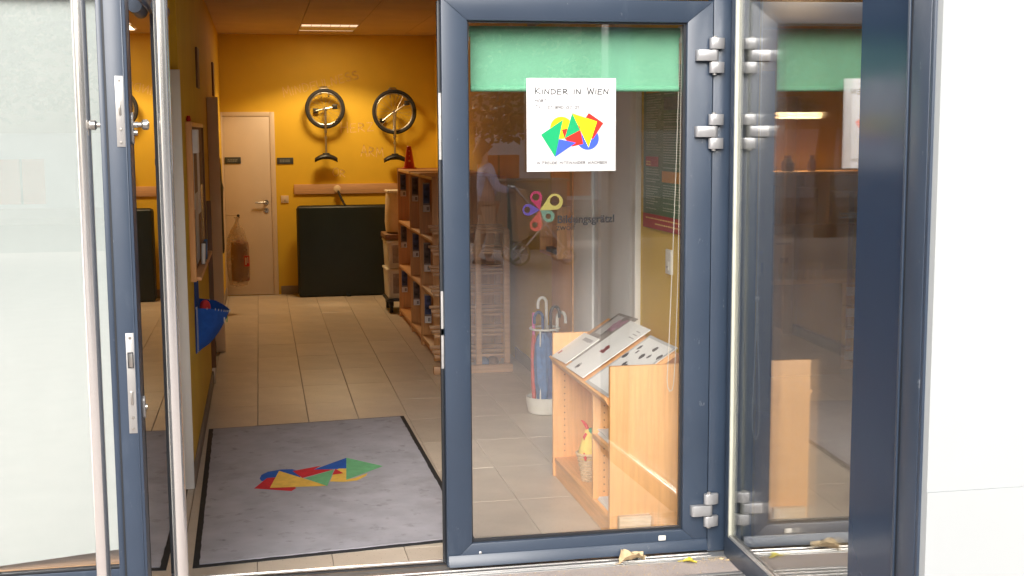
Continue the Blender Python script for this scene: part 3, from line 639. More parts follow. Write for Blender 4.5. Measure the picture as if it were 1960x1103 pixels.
# =================================================================== ENTRANCE MAT
mt = thing('door_mat', 'grey entrance mat with black rubber rim and coloured shapes', 'mat', (.21, 6.25, 0))
MC = [(-.305, 5.035), (.700, 5.150), (.812, 7.585), (-.332, 7.480)]
MCv = [Vector((a, b)) for a, b in MC]; cen = sum(MCv, Vector((0, 0))) / 4
MC = [(-.305, 5.035), (.845, 5.165), (.812, 7.585), (-.332, 7.480)]
def inset(pts, d):
    n = len(pts); r = []
    for i in range(n):
        a, b, c = Vector(pts[i - 1]), Vector(pts[i]), Vector(pts[(i + 1) % n])
        u = (a - b).normalized(); v = (c - b).normalized(); bis = (u + v).normalized(); s = math.sqrt((1 - u.dot(v)) / 2); r.append(b + bis * (d / s))
    return r
PF = lambda u, v, d: (u, v, d)
build('rubber_rim', MB().prism(MC, PF, .0005, .0045), M['rubber'], mt, .001)
inn = inset(MC, .026); pts = []
for i in range(4):
    a, b = inn[i], inn[(i + 1) % 4]; n = 60; nr = Vector((-(b - a).y, (b - a).x)).normalized()
    for k in range(n): pts.append(a.lerp(b, k / n) + nr * random.uniform(-.002, .002) * (1 if k else 0))
build('pile', MB().prism([(p.x, p.y) for p in pts], PF, .0046, .0085), M['mat_grey'], mt, smooth=False)
mshapes = [('m_blu', [(-0.044, 6.305), (-0.037, 6.261), (-0.022, 6.246), (0.031, 6.289), (0.155, 6.287), (0.141, 6.422), (0.119, 6.45), (0.061, 6.457), (-0.003, 6.426), (-0.035, 6.372)]),
 ('m_red', [(-0.071, 6.126), (-0.008, 6.306), (0.032, 6.309), (0.13, 6.093), (0.105, 6.043)]), ('m_red', [(0.119, 6.412), (0.267, 6.488), (0.228, 6.421), (0.327, 6.399), (0.164, 6.268)]),
 ('m_blu', [(0.225, 6.416), (0.403, 6.62), (0.389, 6.4)]), ('m_yel', [(0.294, 6.172), (0.324, 6.346), (0.35, 6.408), (0.389, 6.403), (0.375, 6.193), (0.419, 6.213), (0.488, 6.289), (0.474, 6.235), (0.424, 6.161), (0.357, 6.15)]),
 ('m_grn', [(0.403, 6.62), (0.576, 6.408), (0.374, 6.183)]), ('m_red', [(0.312, 6.293), (0.334, 6.406), (0.369, 6.31)]), ('m_yel', [(0.053, 6.427), (0.277, 6.094), (0.004, 6.116)]), ('m_grn', [(0.326, 6.39), (0.276, 6.086), (0.176, 6.257)])]
for i, (m, pts) in enumerate(mshapes): build('coloured_shape', poly(MB(), pts, PF, .0088 + .00025 * i), M[m], mt, smooth=False)

# =================================================================== BACK WALL
bd = thing('back_door', 'closed pinkish cream door in the far yellow wall', 'door', (-.13, YB, 0))
for a, b in (((-.40, YB - .03, 0), (-.365, YB, 1.93)), ((.115, YB - .03, 0), (.165, YB, 1.93)), ((-.365, YB - .03, 1.885), (.115, YB, 1.93))): build('frame', box(a, b), M['cream'], bd, .003)
build('leaf', box((-.363, YB - .022, .008), (.113, YB - .004, 1.883)), M['door_cream'], bd, .003)
hn = build('handle', MB().tube([(.058, YB - .022, .985), (.058, YB - .062, .985), (.045, YB - .068, .985), (-.055, YB - .068, .985)], .009, 10), M['chrome'], bd)
build('rose', MB().lathe((.058, YB - .0222, .985), [(.026, 0), (.026, -.008), (.012, -.010)], 18, 'y'), M['chrome'], hn)
build('keyhole_rose', MB().lathe((.058, YB - .0222, .900), [(.026, 0), (.026, -.008), (.010, -.009), (.008, -.004)], 18, 'y'), M['chrome'], bd)
def plate(x0, x1, z0, z1, y, label, nm='name_plate'):
    t = thing(nm, label, 'plate', ((x0 + x1) / 2, y, z0))
    build('plate', box((x0, y - .010, z0), (x1, y, z1)), M['plate'], t, .002)
    mb = MB(); rnd = random.Random(int(x0 * 1000))
    for r_ in (0.38, 0.62):
        x = x0 + .03
        while x < x1 - .035: l = rnd.uniform(.006, .016); mb.box((x, y - .0106, z0 + (z1 - z0) * r_ - .006), (x + l, y - .010, z0 + (z1 - z0) * r_ + .006)); x += l + .005
    build('print', mb, M['plate_t'], t, smooth=False)
plate(-.355, -.19, 1.395, 1.462, YB - .0222, 'dark name plate fixed on the cream back door')
plate(.182, .352, 1.385, 1.452, YB - .0002, 'dark name plate on the yellow wall beside the back door')
ls = thing('light_switch', 'white light switch on the yellow wall right of the back door', 'switch', (.252, YB, .98))
build('plate', box((.213, YB - .012, .975), (.292, YB, 1.052)), M['cream'], ls, .003); build('rocker', box((.228, YB - .017, .990), (.277, YB - .0122, 1.037)), M['cream'], ls, .002); build('key_slot', box((.248, YB - .0178, 1.000), (.258, YB - .017, 1.008)), M['ink'], ls)
wr = thing('wall_rail', 'long wooden rail on the yellow wall above the dark mat', 'rail', (.9, YB, 1.06))
build('board', box((.352, YB - .022, 1.065), (WR - .002, YB, 1.168)), M['beech_x'], wr, .002)
build('peg', MB().lathe((.802, YB - .0222, 1.118), [(.014, 0), (.014, -.03), (.030, -.034), (.040, -.050), (.036, -.068), (.012, -.076)], 18, 'y'), M['sack'], wr)

def unicycle(label, xc, zc, Rw, seatz, crank, ca, group):
    t = thing('unicycle', label, 'unicycle', (xc, 13.66, zc), group=group); Yc = 13.655
    N = 56
    ty = MB().tube([(xc + (Rw - .016) * math.cos(2 * math.pi * i / N), Yc, zc + (Rw - .016) * math.sin(2 * math.pi * i / N)) for i in range(N)], .0195, 10, closed=True)
    wh = build('wheel', MB().tube([(xc + (Rw - .038) * math.cos(2 * math.pi * i / N), Yc, zc + (Rw - .038) * math.sin(2 * math.pi * i / N)) for i in range(N)], .0085, 8, closed=True), M['chrome'], t)
    build('tyre', ty, M['rubber'], wh)
    mb = MB()
    for i in range(24):
        a = 2 * math.pi * i / 24; s = 1 if i % 2 else -1; b = a + s * .5
        mb.tube([(xc + .017 * math.cos(b), Yc + s * .022, zc + .017 * math.sin(b)), (xc + (Rw - .04) * math.cos(a), Yc, zc + (Rw - .04) * math.sin(a))], .0011, 4)
    build('spokes', mb, M['chrome'], wh, kind='stuff'); build('hub', MB().cyl((xc, Yc - .048, zc), (xc, Yc + .048, zc), .016, 14), M['chrome'], wh)
    zc2 = zc - Rw - .03
    fk = build('fork', MB().tube([(xc, Yc - .055, zc), (xc, Yc - .052, zc - Rw + .01), (xc, Yc - .030, zc2)], .0125, 10), M['chrome'], t)
    build('fork_blade', MB().tube([(xc, Yc + .055, zc), (xc, Yc + .052, zc - Rw + .01), (xc, Yc + .030, zc2)], .0115, 10), M['chrome'], fk)
    build('bearing_cap', MB().cyl((xc, Yc - .070, zc), (xc, Yc - .040, zc), .020, 16), M['chrome'], fk)
    build('fork_crown', box((xc - .014, Yc - .04, zc2 - .014), (xc + .014, Yc + .04, zc2 + .006)), M['chrome'], fk, .004)
    sp = build('seat_post', MB().cyl((xc, Yc, zc2 - .01), (xc + .002, Yc, seatz + .02), .0115, 12), M['chrome'], t)
    build('collar', MB().cyl((xc, Yc, zc2 - .075), (xc, Yc, zc2 - .055), .017, 12), M['chrome'], sp)
    # saddle: banana curve hanging upside down, its horns pointing to the floor
    rows = []
    for i in range(15):
        s = -1 + 2 * i / 14; cxp = xc + .118 * s; zz = seatz + .012 - .040 * s * s; h = .024 + .006 * (1 - abs(s)); wd = .055 * (1 - .45 * max(0, s)) * (1 if abs(s) < .95 else .7)
        rows.append([(cxp - .25 * s * h * math.sin(a) * 0 , Yc + wd * math.cos(a), zz + h * math.sin(a)) for a in (2 * math.pi * k / 12 for k in range(12))])
    sd = build('saddle', MB().ring(rows), M['black'], t)
    build('saddle_mount', box((xc - .035, Yc - .025, seatz + .018), (xc + .035, Yc + .025, seatz + .048)), M['black'], sd, .006)
    for k, s in ((0, 1), (1, -1)):
        a = R(ca[k]); ex, ez = xc + crank * math.cos(a), zc + crank * math.sin(a); yy = Yc - .082 if k == 0 else Yc + .082
        cr = build('crank', MB().tube([(xc, yy, zc), (ex, yy, ez)], [.0085, .006], 8), M['chrome'], t)
        yp = yy - s * .05
        build('pedal', box((ex - .026, min(yp - .035, yp + .035), ez - .024), (ex + .026, max(yp - .035, yp + .035), ez + .024)), M['black'], cr, .005)
    return t
unicycle('smaller unicycle hanging upside down on the yellow wall, nearer the door', .690, 1.960, .205, 1.452, .095, (10, 192), 'unicycles on the back wall')
unicycle('larger unicycle hanging upside down above the red cone', 1.415, 1.925, .232, 1.440, .150, (37, 217), 'unicycles on the back wall')
for xc, zt, lab in ((.690, 2.16, 'wire wall hook carrying the smaller unicycle'), (1.415, 2.15, 'wire wall hook carrying the larger unicycle')):
    hk = thing('wall_hook', lab, 'hook', (xc, YB, zt), group='hooks carrying the unicycles')
    build('loop', MB().tube([(xc - .040, 13.70, zt - .075), (xc - .040, 13.62, zt - .075), (xc - .040, 13.61, zt - .05), (xc - .042, YB - .003, zt + .005), (xc - .03, YB - .003, zt + .03), (xc + .03, YB - .003, zt + .03), (xc + .042, YB - .003, zt + .005), (xc + .040, 13.61, zt - .05), (xc + .040, 13.62, zt - .075), (xc + .040, 13.70, zt - .075)], .0055, 8), M['chrome'], hk)
    build('wall_plate', box((xc - .05, YB - .006, zt + .0), (xc + .05, YB - .0003, zt + .018)), M['chrome'], hk, .002)
# chalk words
for k, (word, o, d, h, fit) in enumerate((('Mindfulness', (.275, YB - .0006, 2.085), (.972, 0, .235), .085, .83), ('Herz', (.862, YB - .0006, 1.715), (1, 0, .03), .090, .37), ('Arm', (1.065, YB - .0006, 1.455), (1, 0, 0), .095, .26), ('Or', (.76, YB - .0006, 1.255), (1, 0, -.12), .07, .15))):
    d = Vector(d).normalized(); v = Vector((-d.z, 0, d.x))
    tag(build('chalk_writing', strokes(MB(), word, o, d, v, (0, -1, 0), h, .009, cap=1.25, fit=fit, jit=.06), M['chalk'], smooth=False),
        'faint chalk word %s on the yellow back wall' % word.upper(), 'writing', 'chalk words on the back wall')

# dark green folding gym mat
gm = thing('gym_mat', 'dark green gym mat standing against the far wall', 'mat', (.98, 13.5, 0))
build('body', box((.368, 13.46, .002), (1.62, 13.62, .952)), M['green_vinyl'], gm, .028, seg=4)
build('seam', MB().tube([(.366, 13.54, .03), (.366, 13.54, .925), (.395, 13.54, .954), (1.59, 13.54, .954)], .004, 6), M['green_vinyl'], gm)
build('strap', MB().tube([(.806, 13.72, 1.115), (.815, 13.71, 1.08), (.845, 13.66, 1.01), (.862, 13.60, .968), (.868, 13.50, .955)], .013, 8), M['black'], gm)
build('strap_end', box((.862, 13.44, -.0), (.905, 13.462, .035)), M['green_vinyl'], gm, .003)

# trolley with crates
tr = thing('trolley', 'dark roller trolley under the stacked plastic crates', 'trolley', (1.4, 12.25, 0))
build('deck', box((1.150, 12.06, .112), (1.72, 12.50, .138)), M['black'], tr, .006)
for x in (1.195, 1.66):
    for yy in (12.10, 12.45):
        c = build('caster', MB().lathe((x, yy, .054), [(.02, -.016), (.052, -.014), (.054, 0), (.052, .014), (.02, .016)], 18, 'x'), M['rubber'], tr)
        build('fork', box((x - .022, yy - .02, .062), (x + .022, yy + .02, .1115)), M['black'], c, .004)
def crate(z0, z1, lab):
    t = thing('crate', lab, 'crate', (1.4, 12.25, z0), group='stacked plastic crates')
    mb = MB(); x0, x1, y0, y1 = 1.158, 1.70, 12.07, 12.48
    build('wall_panel', MB().ring([[(x0 + .012, y0 + .012, z0), (x1 - .012, y0 + .012, z0), (x1 - .012, y1 - .012, z0), (x0 + .012, y1 - .012, z0)], [(x0, y0, z1 - .003), (x1, y0, z1 - .003), (x1, y1, z1 - .003), (x0, y1, z1 - .003)]]), M['crate'], t, .008)
    build('rim', box((x0 - .008, y0 - .008, z1 - .028), (x1 + .008, y1 + .008, z1 - .008)), M['crate'], t, .004)
    for x in (x0 + .02, x0 + .16, x0 + .30, x0 + .44): build('rib', box((x, y0 - .004, z0 + .02), (x + .018, y0 + .012, z1 - .03)), M['crate'], t, .002)
    build('window', box((x0 + .055, y0 + .001, z0 + .05), (x0 + .14, y0 + .006, z1 - .05)), M['sleeve'], t)
crate(.139, .428, 'lower cloudy white plastic crate on the trolley'); crate(.429, .700, 'upper cloudy white plastic crate under the brown tray')
tag(build('tray', box((1.142, 12.05, .702), (1.72, 12.50, .752)), M['brown'], bevel=.008), 'dark brown tray lying on the top crate', 'tray')
mb = MB(); rows = []
for i, (k, z) in enumerate(((.80, .753), (.94, .77), (1.0, .86), (.97, .98), (.92, 1.08), (.88, 1.135), (.86, 1.14))):
    rows.append([(1.36 + .20 * k * math.copysign(abs(math.cos(a)) ** .6, math.cos(a)) * (1 + .03 * math.sin(3 * a + i)), 12.27 + .17 * k * math.copysign(abs(math.sin(a)) ** .6, math.sin(a)), z) for a in (2 * math.pi * j / 24 for j in range(24))])
sk = thing('sack', 'cream fabric sack standing on top of the crates', 'sack', (1.36, 12.27, .753))
build('body', mb.ring(rows), M['sack'], sk); build('lid', box((1.175, 12.11, 1.141), (1.54, 12.43, 1.162)), M['crate'], sk, .008)

# cubby unit
cu = thing('cubby_shelf', 'tall red beech cubby shelf with rows of open compartments', 'shelf', (1.55, 10.6, 0))
CX0, CX1, CY0, CY1, CZ = 1.25, 1.80, 9.42, 11.86, 1.375
for z0, z1 in ((.055, .078), (.468, .488), (.880, .900), (CZ - .022, CZ)): build('shelf', box((CX0, CY0 + .021, z0), (CX1, CY1 - .021, z1)), M['beech_red'], cu, .0015)
for yy in (CY0, 10.19, 10.88, CY1 - .02): build('divider', box((CX0 - .004, yy, .0), (CX1, yy + .020, CZ + .006)), M['beech_red'], cu, .0015)
build('back_panel', box((CX1 + .001, CY0, .0), (CX1 + .012, CY1, CZ)), M['beech_red'], cu)
build('kick_board', box((CX0 + .03, CY0 + .021, 0), (CX0 + .045, CY1 - .021, .0545)), M['beech_red'], cu)
zrows = [(.078, .468), (.488, .880), (.900, 1.353)]
# picture cards hanging on the dividers
def card(x0, x1, y, z1, h, lab, dark, tilt=0):
    t = thing('picture_card', lab, 'card', ((x0 + x1) / 2, y, z1), R(tilt), group='picture cards in the cubbies')
    w2 = (x1 - x0) / 2
    build('sleeve', box((-w2, -.004, -h), (w2, 0, 0)), M['sleeve'], t, local=True)
    build('photo', box((-w2 + .004, -.0056, -h * .70), (w2 - .004, -.0042, -h * .05)), M[dark], t, local=True)
    lb = build('name_label', box((-w2 + .002, -.0066, -h), (w2 - .002, -.0042, -h * .76)), M['paper'], t, local=True)
    build('number', MB().box((w2 * .05, -.0072, -h * .95), (w2 * .28, -.0067, -h * .82)).box((w2 * .40, -.0072, -h * .95), (w2 * .6, -.0067, -h * .82)), M['ink'], lb, local=True, smooth=False)
    build('clip', MB().cyl((-w2 * .8, -.006, -.003), (w2 * .8, -.006, -.003), .004, 8), M['chrome'], t, local=True)
words = {0: 'bottom', 1: 'middle', 2: 'top'}
col = [(11.72, 11.15, 'far', 1.255), (10.80, 10.30, 'second', 1.255), (10.05, 9.62, 'near', 1.255)]
for r_ in range(3):
    for c_, (ya, yb, cn, xx) in enumerate(col):
        z1 = zrows[r_][1] - .02 - (.0 if c_ != 2 else .02); h = .205 if c_ < 2 else .23
        card(xx, xx + .056, ya, z1, h, 'picture card at the far side of the %s row cubby, %s column' % (words[r_], cn), 'photo' if (r_ + c_) % 2 else 'photo2')
        if c_ != 1: card(xx + .042, xx + .080, yb, z1 - .012, h, 'narrow picture card at the near side of the %s row cubby, %s column' % (words[r_], cn), 'photo2' if c_ == 0 else 'photo')
        else: card(xx + .045, xx + .08, yb + .02, z1 - .015, h, 'half hidden picture card in the %s row cubby, %s column' % (words[r_], cn), 'photo')
tc_ = thing('traffic_cone', 'red plastic cone with round holes on top of the cubby shelf', 'cone', (1.348, 11.76, CZ))
def sq(r, z, n=16): return [(1.348 + r * math.cos(2 * math.pi * i / n), 11.76 + r * math.sin(2 * math.pi * i / n), z) for i in range(n)]
build('cone', MB().ring([sq(.052, CZ + .012), sq(.050, CZ + .02), sq(.020, CZ + .205), sq(.016, CZ + .208)]), M['red_cone'], tc_)
build('base', box((1.288, 11.70, CZ + .0065), (1.408, 11.82, CZ + .014)), M['red_cone'], tc_, .003)
for z, r in ((.165, .006), (.075, .010), (.12, .005)):
    rr = .052 - (.032) * (z - .012) / .193
    build('hole', MB().lathe((1.345, 11.76 - rr - .001, CZ + z), [(r, .004), (r, 0), (r * .6, -.001)], 12, 'y'), M['beech'], tc_)
tag(build('bottle', MB().lathe((1.42, 9.75, CZ + .0065), [(.022, 0), (.022, .055), (.012, .07), (.012, .085)], 12), M['black']), 'small dark bottle on the near end of the cubby shelf', 'bottle')

# slatted shoe rack in front of the cubby unit
sr = thing('shoe_rack', 'wooden slatted shoe rack behind the left edge of the glass door', 'rack', (1.45, 9.0, 0))
for x in (1.485, 1.69):
    for yy in (8.93, 9.30): build('post', box((x, yy, .0), (x + .042, yy + .035, 1.02)), M['beech_x'], sr, .003)
build('base_plank', box((1.17, 8.87, .0), (1.74, 8.915, .055)), M['beech_x'], sr, .003)
for k in range(7):
    z = .10 + .148 * k
    for yy in (8.97, 9.09, 9.21): build('slat', box((1.19, yy, z + (yy - 8.97) * .12), (1.735, yy + .05, z + .018 + (yy - 8.97) * .12)), M['beech_x'], sr, .002)
for k, (x, m) in enumerate(((1.53, 'umb_mid'), (1.60, 'brown'))):
    s = thing('shoe', ('blue' if k == 0 else 'brown') + ' shoe lying at the foot of the shoe rack', 'shoe', (x, 9.05, .0), group='shoes under the rack')
    build('upper', MB().ball((x + .03, 9.08, .045), .045, 8, 1, 1.9, .8), M[m], s); build('sole', box((x - .012, 9.0, .001), (x + .07, 9.16, .014)), M['rubber'], s, .006)

# =================================================================== LEFT WALL
tag(build('white_post', box((-.4315, 6.205, .002), (-.352, 6.235, 2.0)), M['white'], bevel=.002), 'tall white board standing at the left wall just inside the door', 'board')
pb = thing('pinboard', 'wood framed pinboard with papers on the left yellow wall', 'board', (WL, 7.4, .9))
build('backing', box((WL + .0005, 6.72, .975), (WL + .012, 8.25, 1.74)), M['cork'], pb)
build('frame_side', box((WL + .0005, 6.66, .955), (WL + .030, 6.72, 1.765)), M['beech'], pb, .003); build('frame_side', box((WL + .0005, 8.2505, .955), (WL + .022, 8.29, 1.765)), M['brown'], pb, .003)
build('frame_rail', box((WL + .0005, 6.7205, 1.7405), (WL + .022, 8.25, 1.765)), M['beech_h'], pb, .002); build('pen_ledge', box((WL + .0005, 6.7205, .955), (WL + .052, 8.25, .9745)), M['beech_h'], pb, .002)
for k, (y0, y1, z0, z1, m) in enumerate(((6.8, 7.1, 1.30, 1.60, 'paper'), (7.15, 7.45, 1.0, 1.38, 'mag_grey'), (7.5, 7.75, 1.25, 1.6, 'paper'), (7.8, 8.1, 1.0, 1.4, 'sleeve'), (6.80, 7.08, 1.0, 1.25, 'mag_photo'))):
    tag(build('pinned_sheet', box((WL + .0125, y0, z0), (WL + .0145, y1, z1)), M[m]), ('nearest high', 'second', 'middle high', 'farthest', 'nearest low')[k] + ' sheet pinned on the board on the left wall', 'sheet', 'sheets on the pinboard')
wb = thing('white_box', 'small white box with red tips at the top of the pinboard', 'box', (WL + .04, 6.9, 1.6))
build('case', box((WL + .016, 6.73, 1.605), (WL + .056, 6.86, 1.725)), M['paper'], wb, .003)
for yy in (6.76, 6.82): build('tip', MB().lathe((WL + .011, yy, 1.7405 + .025), [(.008, 0), (.011, .01), (.006, .03)], 10), M['felt_red'], wb)
for k, (yy, m, nm) in enumerate(((7.35, 'paper', 'white'), (7.5, 'ink', 'black'), (7.65, 'umb_mid', 'blue'))):
    tag(build('marker_pen', MB().tube([(WL + .035, yy, .9775), (WL + .038, yy + .03, 1.09)], .011, 10), M[m]), nm + ' marker pen standing on the pinboard ledge', 'pen', 'pens on the ledge')
# felt pocket
fp = thing('felt_pouch', 'blue felt pouch with pale stitching hanging under the pinboard', 'pouch', (WL, 6.95, .93))
xw = WL + .001
back = [(6.92, .925), (7.28, .90), (7.36, .72), (7.2, .60), (6.93, .545)]
bpts = [(6.90, .545), (7.14, .62), (7.34, .74), (7.30, .925), (6.95, .94)]
build('back_panel', MB().prism(bpts, lambda u, v, d: (d, u, v), xw, xw + .005), M['felt'], fp)
rows = []
for i in range(13):
    t = i / 12; yy = 6.90 + .42 * t
    zt = .790 - .045 * math.sin(math.pi * t) ; zb = .548 + .10 * t ** 2.2
    bulge = .170 * math.sin(math.pi * (.12 + .76 * t) if 0 < t < 1 else 0) if i not in (0, 12) else 0
    row = []
    for j in range(9):
        s = j / 8; row.append((xw + .006 + bulge * (s ** .42) , yy, zb + (zt - zb) * s))
    rows.append(row)
build('front_panel', MB().ring(rows, closed_u=False), M['felt'], fp)
build('hanging_tab', MB().prism([(6.93, .935), (6.97, .935), (6.965, 1.0), (6.935, 1.0)], lambda u, v, d: (d, u, v), xw, xw + .006), M['felt'], fp)
mb = MB()
for i in range(26):
    t = i / 25; z = .555 + .235 * t; mb.tube([(xw + .008, 6.896, z), (xw + .016, 6.905, z + .006)], .0017, 4)
for i in range(20):
    r_ = rows[min(12, int(i / 20 * 12))][-1]; r2 = rows[min(12, int(i / 20 * 12) + 1)][-1]; f = (i / 20 * 12) % 1; p = Vector(r_).lerp(Vector(r2), f); mb.tube([p + Vector((.002, -.004, -.006)), p + Vector((.003, .002, .004))], .0017, 4)
build('stitching', mb, M['thread'], fp, kind='stuff')
for k, (jj, zz) in enumerate(((4, 0), (6, 0))):
    p = Vector(rows[jj][6]); build('embroidery', MB().tube([p + Vector((.003, -.012, -.02)), p + Vector((.004, -.01, .015))], .003, 5).tube([p + Vector((.004, -.008, 0)), p + Vector((.004, .012, .018))], .003, 5), M['thread' if k == 0 else 'thread_g'], fp)
tag(build('felt_ball', MB().ball((xw + .050, 7.03, .775), .042, 10, .7, 1, 1), M['felt_red']), 'round red felt piece poking out of the blue pouch', 'toy')
tag(build('wall_guard', box((HX + .0005, 8.881, .112), (-.330, 8.91, 1.255)), M['brown'], bevel=.003), 'narrow brown board at the end of the left wall', 'board')
tag(build('skirting_block', box((HX + .0005, 8.8805, .0), (-.336, 8.93, .110)), M['cream'], bevel=.002), 'pale skirting block under the narrow brown board', 'skirting')
jb = thing('side_door_frame', 'cream casing of a door in the left wall farther in', 'door frame', (HX, 10.6, 0))
build('casing', box((HX + .0005, 10.20, .002), (-.302, 10.25, 1.985)), M['casing'], jb, .003); build('casing', box((HX + .0005, 11.15, .002), (-.345, 11.19, 1.985)), M['cream'], jb, .003)
build('head', box((HX + .0005, 10.2505, 1.945), (-.345, 11.1495, 1.985)), M['cream'], jb, .003); build('door_leaf', box((HX + .0005, 10.2505, .002), (-.37, 11.1495, 1.945)), M['door_cream'], jb)
tag(build('wall_sign', box((WL + .0005, 8.0, 1.98), (WL + .014, 8.22, 2.22)), M['brown'], bevel=.002), 'small dark picture high on the left wall', 'picture')
tag(build('wall_sign', box((HX + .0005, 11.5, 2.03), (HX + .016, 11.75, 2.32)), M['brown'], bevel=.002), 'small dark picture above the far left casing', 'picture')
# plastic bag
pg = thing('plastic_bag', 'cloudy plastic bag of brown things with a red label hanging by the back door', 'bag', (-.215, 12.4, .26))
rows = []
for i, (k, z, wv) in enumerate(((.25, .255, 0), (.80, .275, 0), (1.0, .38, .05), (1.03, .50, .05), (.98, .62, .06), (.86, .72, .1), (.52, .80, .18), (.22, .86, .2), (.12, .895, .1), (.22, .915, .2), (.26, .925, .2))):
    rows.append([(-.225 + (.105 * k) * math.cos(a) * (1 + wv * math.sin(5 * a + i)), 12.4 + .085 * k * math.sin(a) * (1 + wv * math.cos(4 * a)), z) for a in (2 * math.pi * j / 28 for j in range(28))])
bag = build('bag', MB().ring(rows, True, True), M['bag_clear'], pg)
m = M['bag_clear']; m.node_tree.nodes['Principled BSDF'].inputs['Alpha'].default_value = .42
build('contents', MB().ring([[(-.205 + .086 * k * math.cos(a), 12.4 + .06 * k * math.sin(a), z) for a in (2 * math.pi * j / 20 for j in range(20))] for k, z in ((.3, .30), (.95, .315), (1, .45), (1, .62), (.9, .68), (.3, .70))]), M['bag_brown'], pg)
build('label', box((-.165, 12.298, .46), (-.118, 12.303, .56)), M['felt_red'], pg); build('label_print', MB().box((-.158, 12.2965, .475), (-.146, 12.298, .545)).box((-.138, 12.2965, .49), (-.130, 12.298, .55)), M['paper'], pg)
hk = thing('hook_arm', 'dark hook arm that carries the plastic bag', 'hook', (HX, 12.4, .92))
build('arm', MB().tube([(HX + .001, 12.4, .94), (-.23, 12.4, .94), (-.215, 12.4, .925), (-.212, 12.4, .90)], .004, 8), M['cream'], hk); build('knob', MB().ball((-.212, 12.4, .935), .014, 8), M['black'], hk)
rows = [[(-.352 + .022 * k * math.cos(a), 12.0 + .06 * k * math.sin(a), z) for a in (2 * math.pi * j / 14 for j in range(14))] for k, z in ((.5, .62), (.8, .66), (.7, .95), (.9, 1.15), (1.1, 1.22), (.6, 1.27), (.4, 1.42), (.3, 1.44))]
dc_ = thing('folded_umbrella', 'dark folded umbrella hanging beside the back door', 'umbrella', (-.352, 12.0, .62)); build('canopy', MB().ring(rows), M['black'], dc_)
build('handle', MB().tube([(-.352, 12.0, 1.44), (-.352, 12.0, 1.48), (-.366, 12.0, 1.50), (-.380, 12.0, 1.49)], .006, 8), M['brown'], dc_)

# =================================================================== RIGHT WALL
po = thing('poster', 'green poster with red foot and small coloured boxes on the right yellow wall', 'poster', (WR, 5.65, 1.235))
build('poster_sheet', box((WR - .012, 5.20, 1.235), (WR - .0003, 6.10, 2.0)), M['poster_g'], po, .001)
def pp(y0, y1, z0, z1, m, nm, d=.0125): return build(nm, box((WR - d - .0006, y0, z0), (WR - d + .0004, y1, z1)), M[m], po, smooth=False)
pp(5.201, 6.099, 1.2365, 1.305, 'poster_r', 'red_foot'); pp(5.86, 6.06, 1.535, 1.582, 'poster_r', 'red_box'); pp(5.30, 5.80, 1.465, 1.517, 'poster_o', 'orange_box'); pp(5.45, 5.78, 1.80, 1.86, 'poster_d', 'slate_box'); pp(5.85, 6.06, 1.885, 1.92, 'poster_o', 'orange_box')
mb = MB(); rnd = random.Random(5)
for c0, c1 in ((5.83, 6.06), (5.30, 5.79)):
    z = 1.33
    while z < 1.95:
        if not ((c0 > 5.8 and 1.52 < z < 1.59) or (c0 < 5.8 and (1.45 < z < 1.53 or 1.79 < z < 1.87))) and rnd.random() > .13:
            y = c1 - .01; e = c0 + rnd.uniform(.0, .10)
            while y > e: l = rnd.uniform(.012, .04); mb.box((WR - .0136, y - l, z), (WR - .0125, y, z + .0045)); y -= l + .007
        z += .0118
build('text_lines', mb, M['poster_t'], po, smooth=False, kind='stuff')
mb = MB()
for z, a, b in ((1.282, 5.3, 6.05), (1.258, 5.3, 5.9)):
    y = b
    while y > a: l = rnd.uniform(.012, .04); mb.box((WR - .0145, y - l, z), (WR - .0131, y, z + .006)); y -= l + .008
for z, y in ((1.553, 6.05), (1.540, 6.05)): mb.box((WR - .0145, y - .07, z), (WR - .0131, y, z + .007))
build('foot_lettering', mb, M['chalk'], po, smooth=False)
sk_ = thing('wall_switch', 'white wall switch low under the green poster', 'switch', (WR, 5.69, 1.03))
build('plate', box((WR - .014, 5.655, 1.04), (WR - .0003, 5.735, 1.155)), M['pot'], sk_, .003); build('button', box((WR - .018, 5.675, 1.058), (WR - .0142, 5.715, 1.10)), M['pot'], sk_, .002); build('lens', box((WR - .0185, 5.69, 1.07), (WR - .018, 5.70, 1.078)), M['ink'], sk_)
cd2 = thing('cupboard', 'white double door cupboard set in the right wall behind the bookshelf', 'cupboard', (WR, 6.85, 0))
build('edge_trim', box((WR - .03, 6.175, .002), (WR - .0003, 6.225, 2.1)), M['white'], cd2, .002); build('edge_trim', box((WR - .03, 7.50, .002), (WR - .0003, 7.54, 2.1)), M['beech_red'], cd2, .002)
build('door_leaf', box((WR - .022, 6.2255, .01), (WR - .0003, 6.93, 2.1)), M['white'], cd2, .002); build('door_leaf', box((WR - .022, 7.06, .01), (WR - .0003, 7.4995, 2.1)), M['white'], cd2, .002)
build('centre_gap', box((WR - .010, 6.9305, .01), (WR - .0003, 7.0595, 2.1)), M['mag_grey'], cd2)
sdp = thing('wooden_door', 'plain beech door leaf on the right wall past the cupboard', 'door', (WR, 7.8, 0)); build('board', box((WR - .015, 7.56, .002), (WR - .0003, 8.13, 2.0)), M['beech'], sdp, .002)
wc = thing('wall_cabinet', 'small open wooden wall box above the umbrella stand', 'cabinet', (WR, 7.85, .93))
for a, b in (((WR - .10, 7.60, .93), (WR - .016, 7.615, 1.25)), ((WR - .10, 8.09, .93), (WR - .016, 8.105, 1.25)), ((WR - .10, 7.6155, .93), (WR - .016, 8.0895, .945)), ((WR - .10, 7.6155, 1.235), (WR - .016, 8.0895, 1.25))): build('board', box(a, b), M['beech_red'], wc, .001)
build('contents', box((WR - .08, 7.7, .946), (WR - .03, 8.0, .975)), M['ink'], wc, .004)

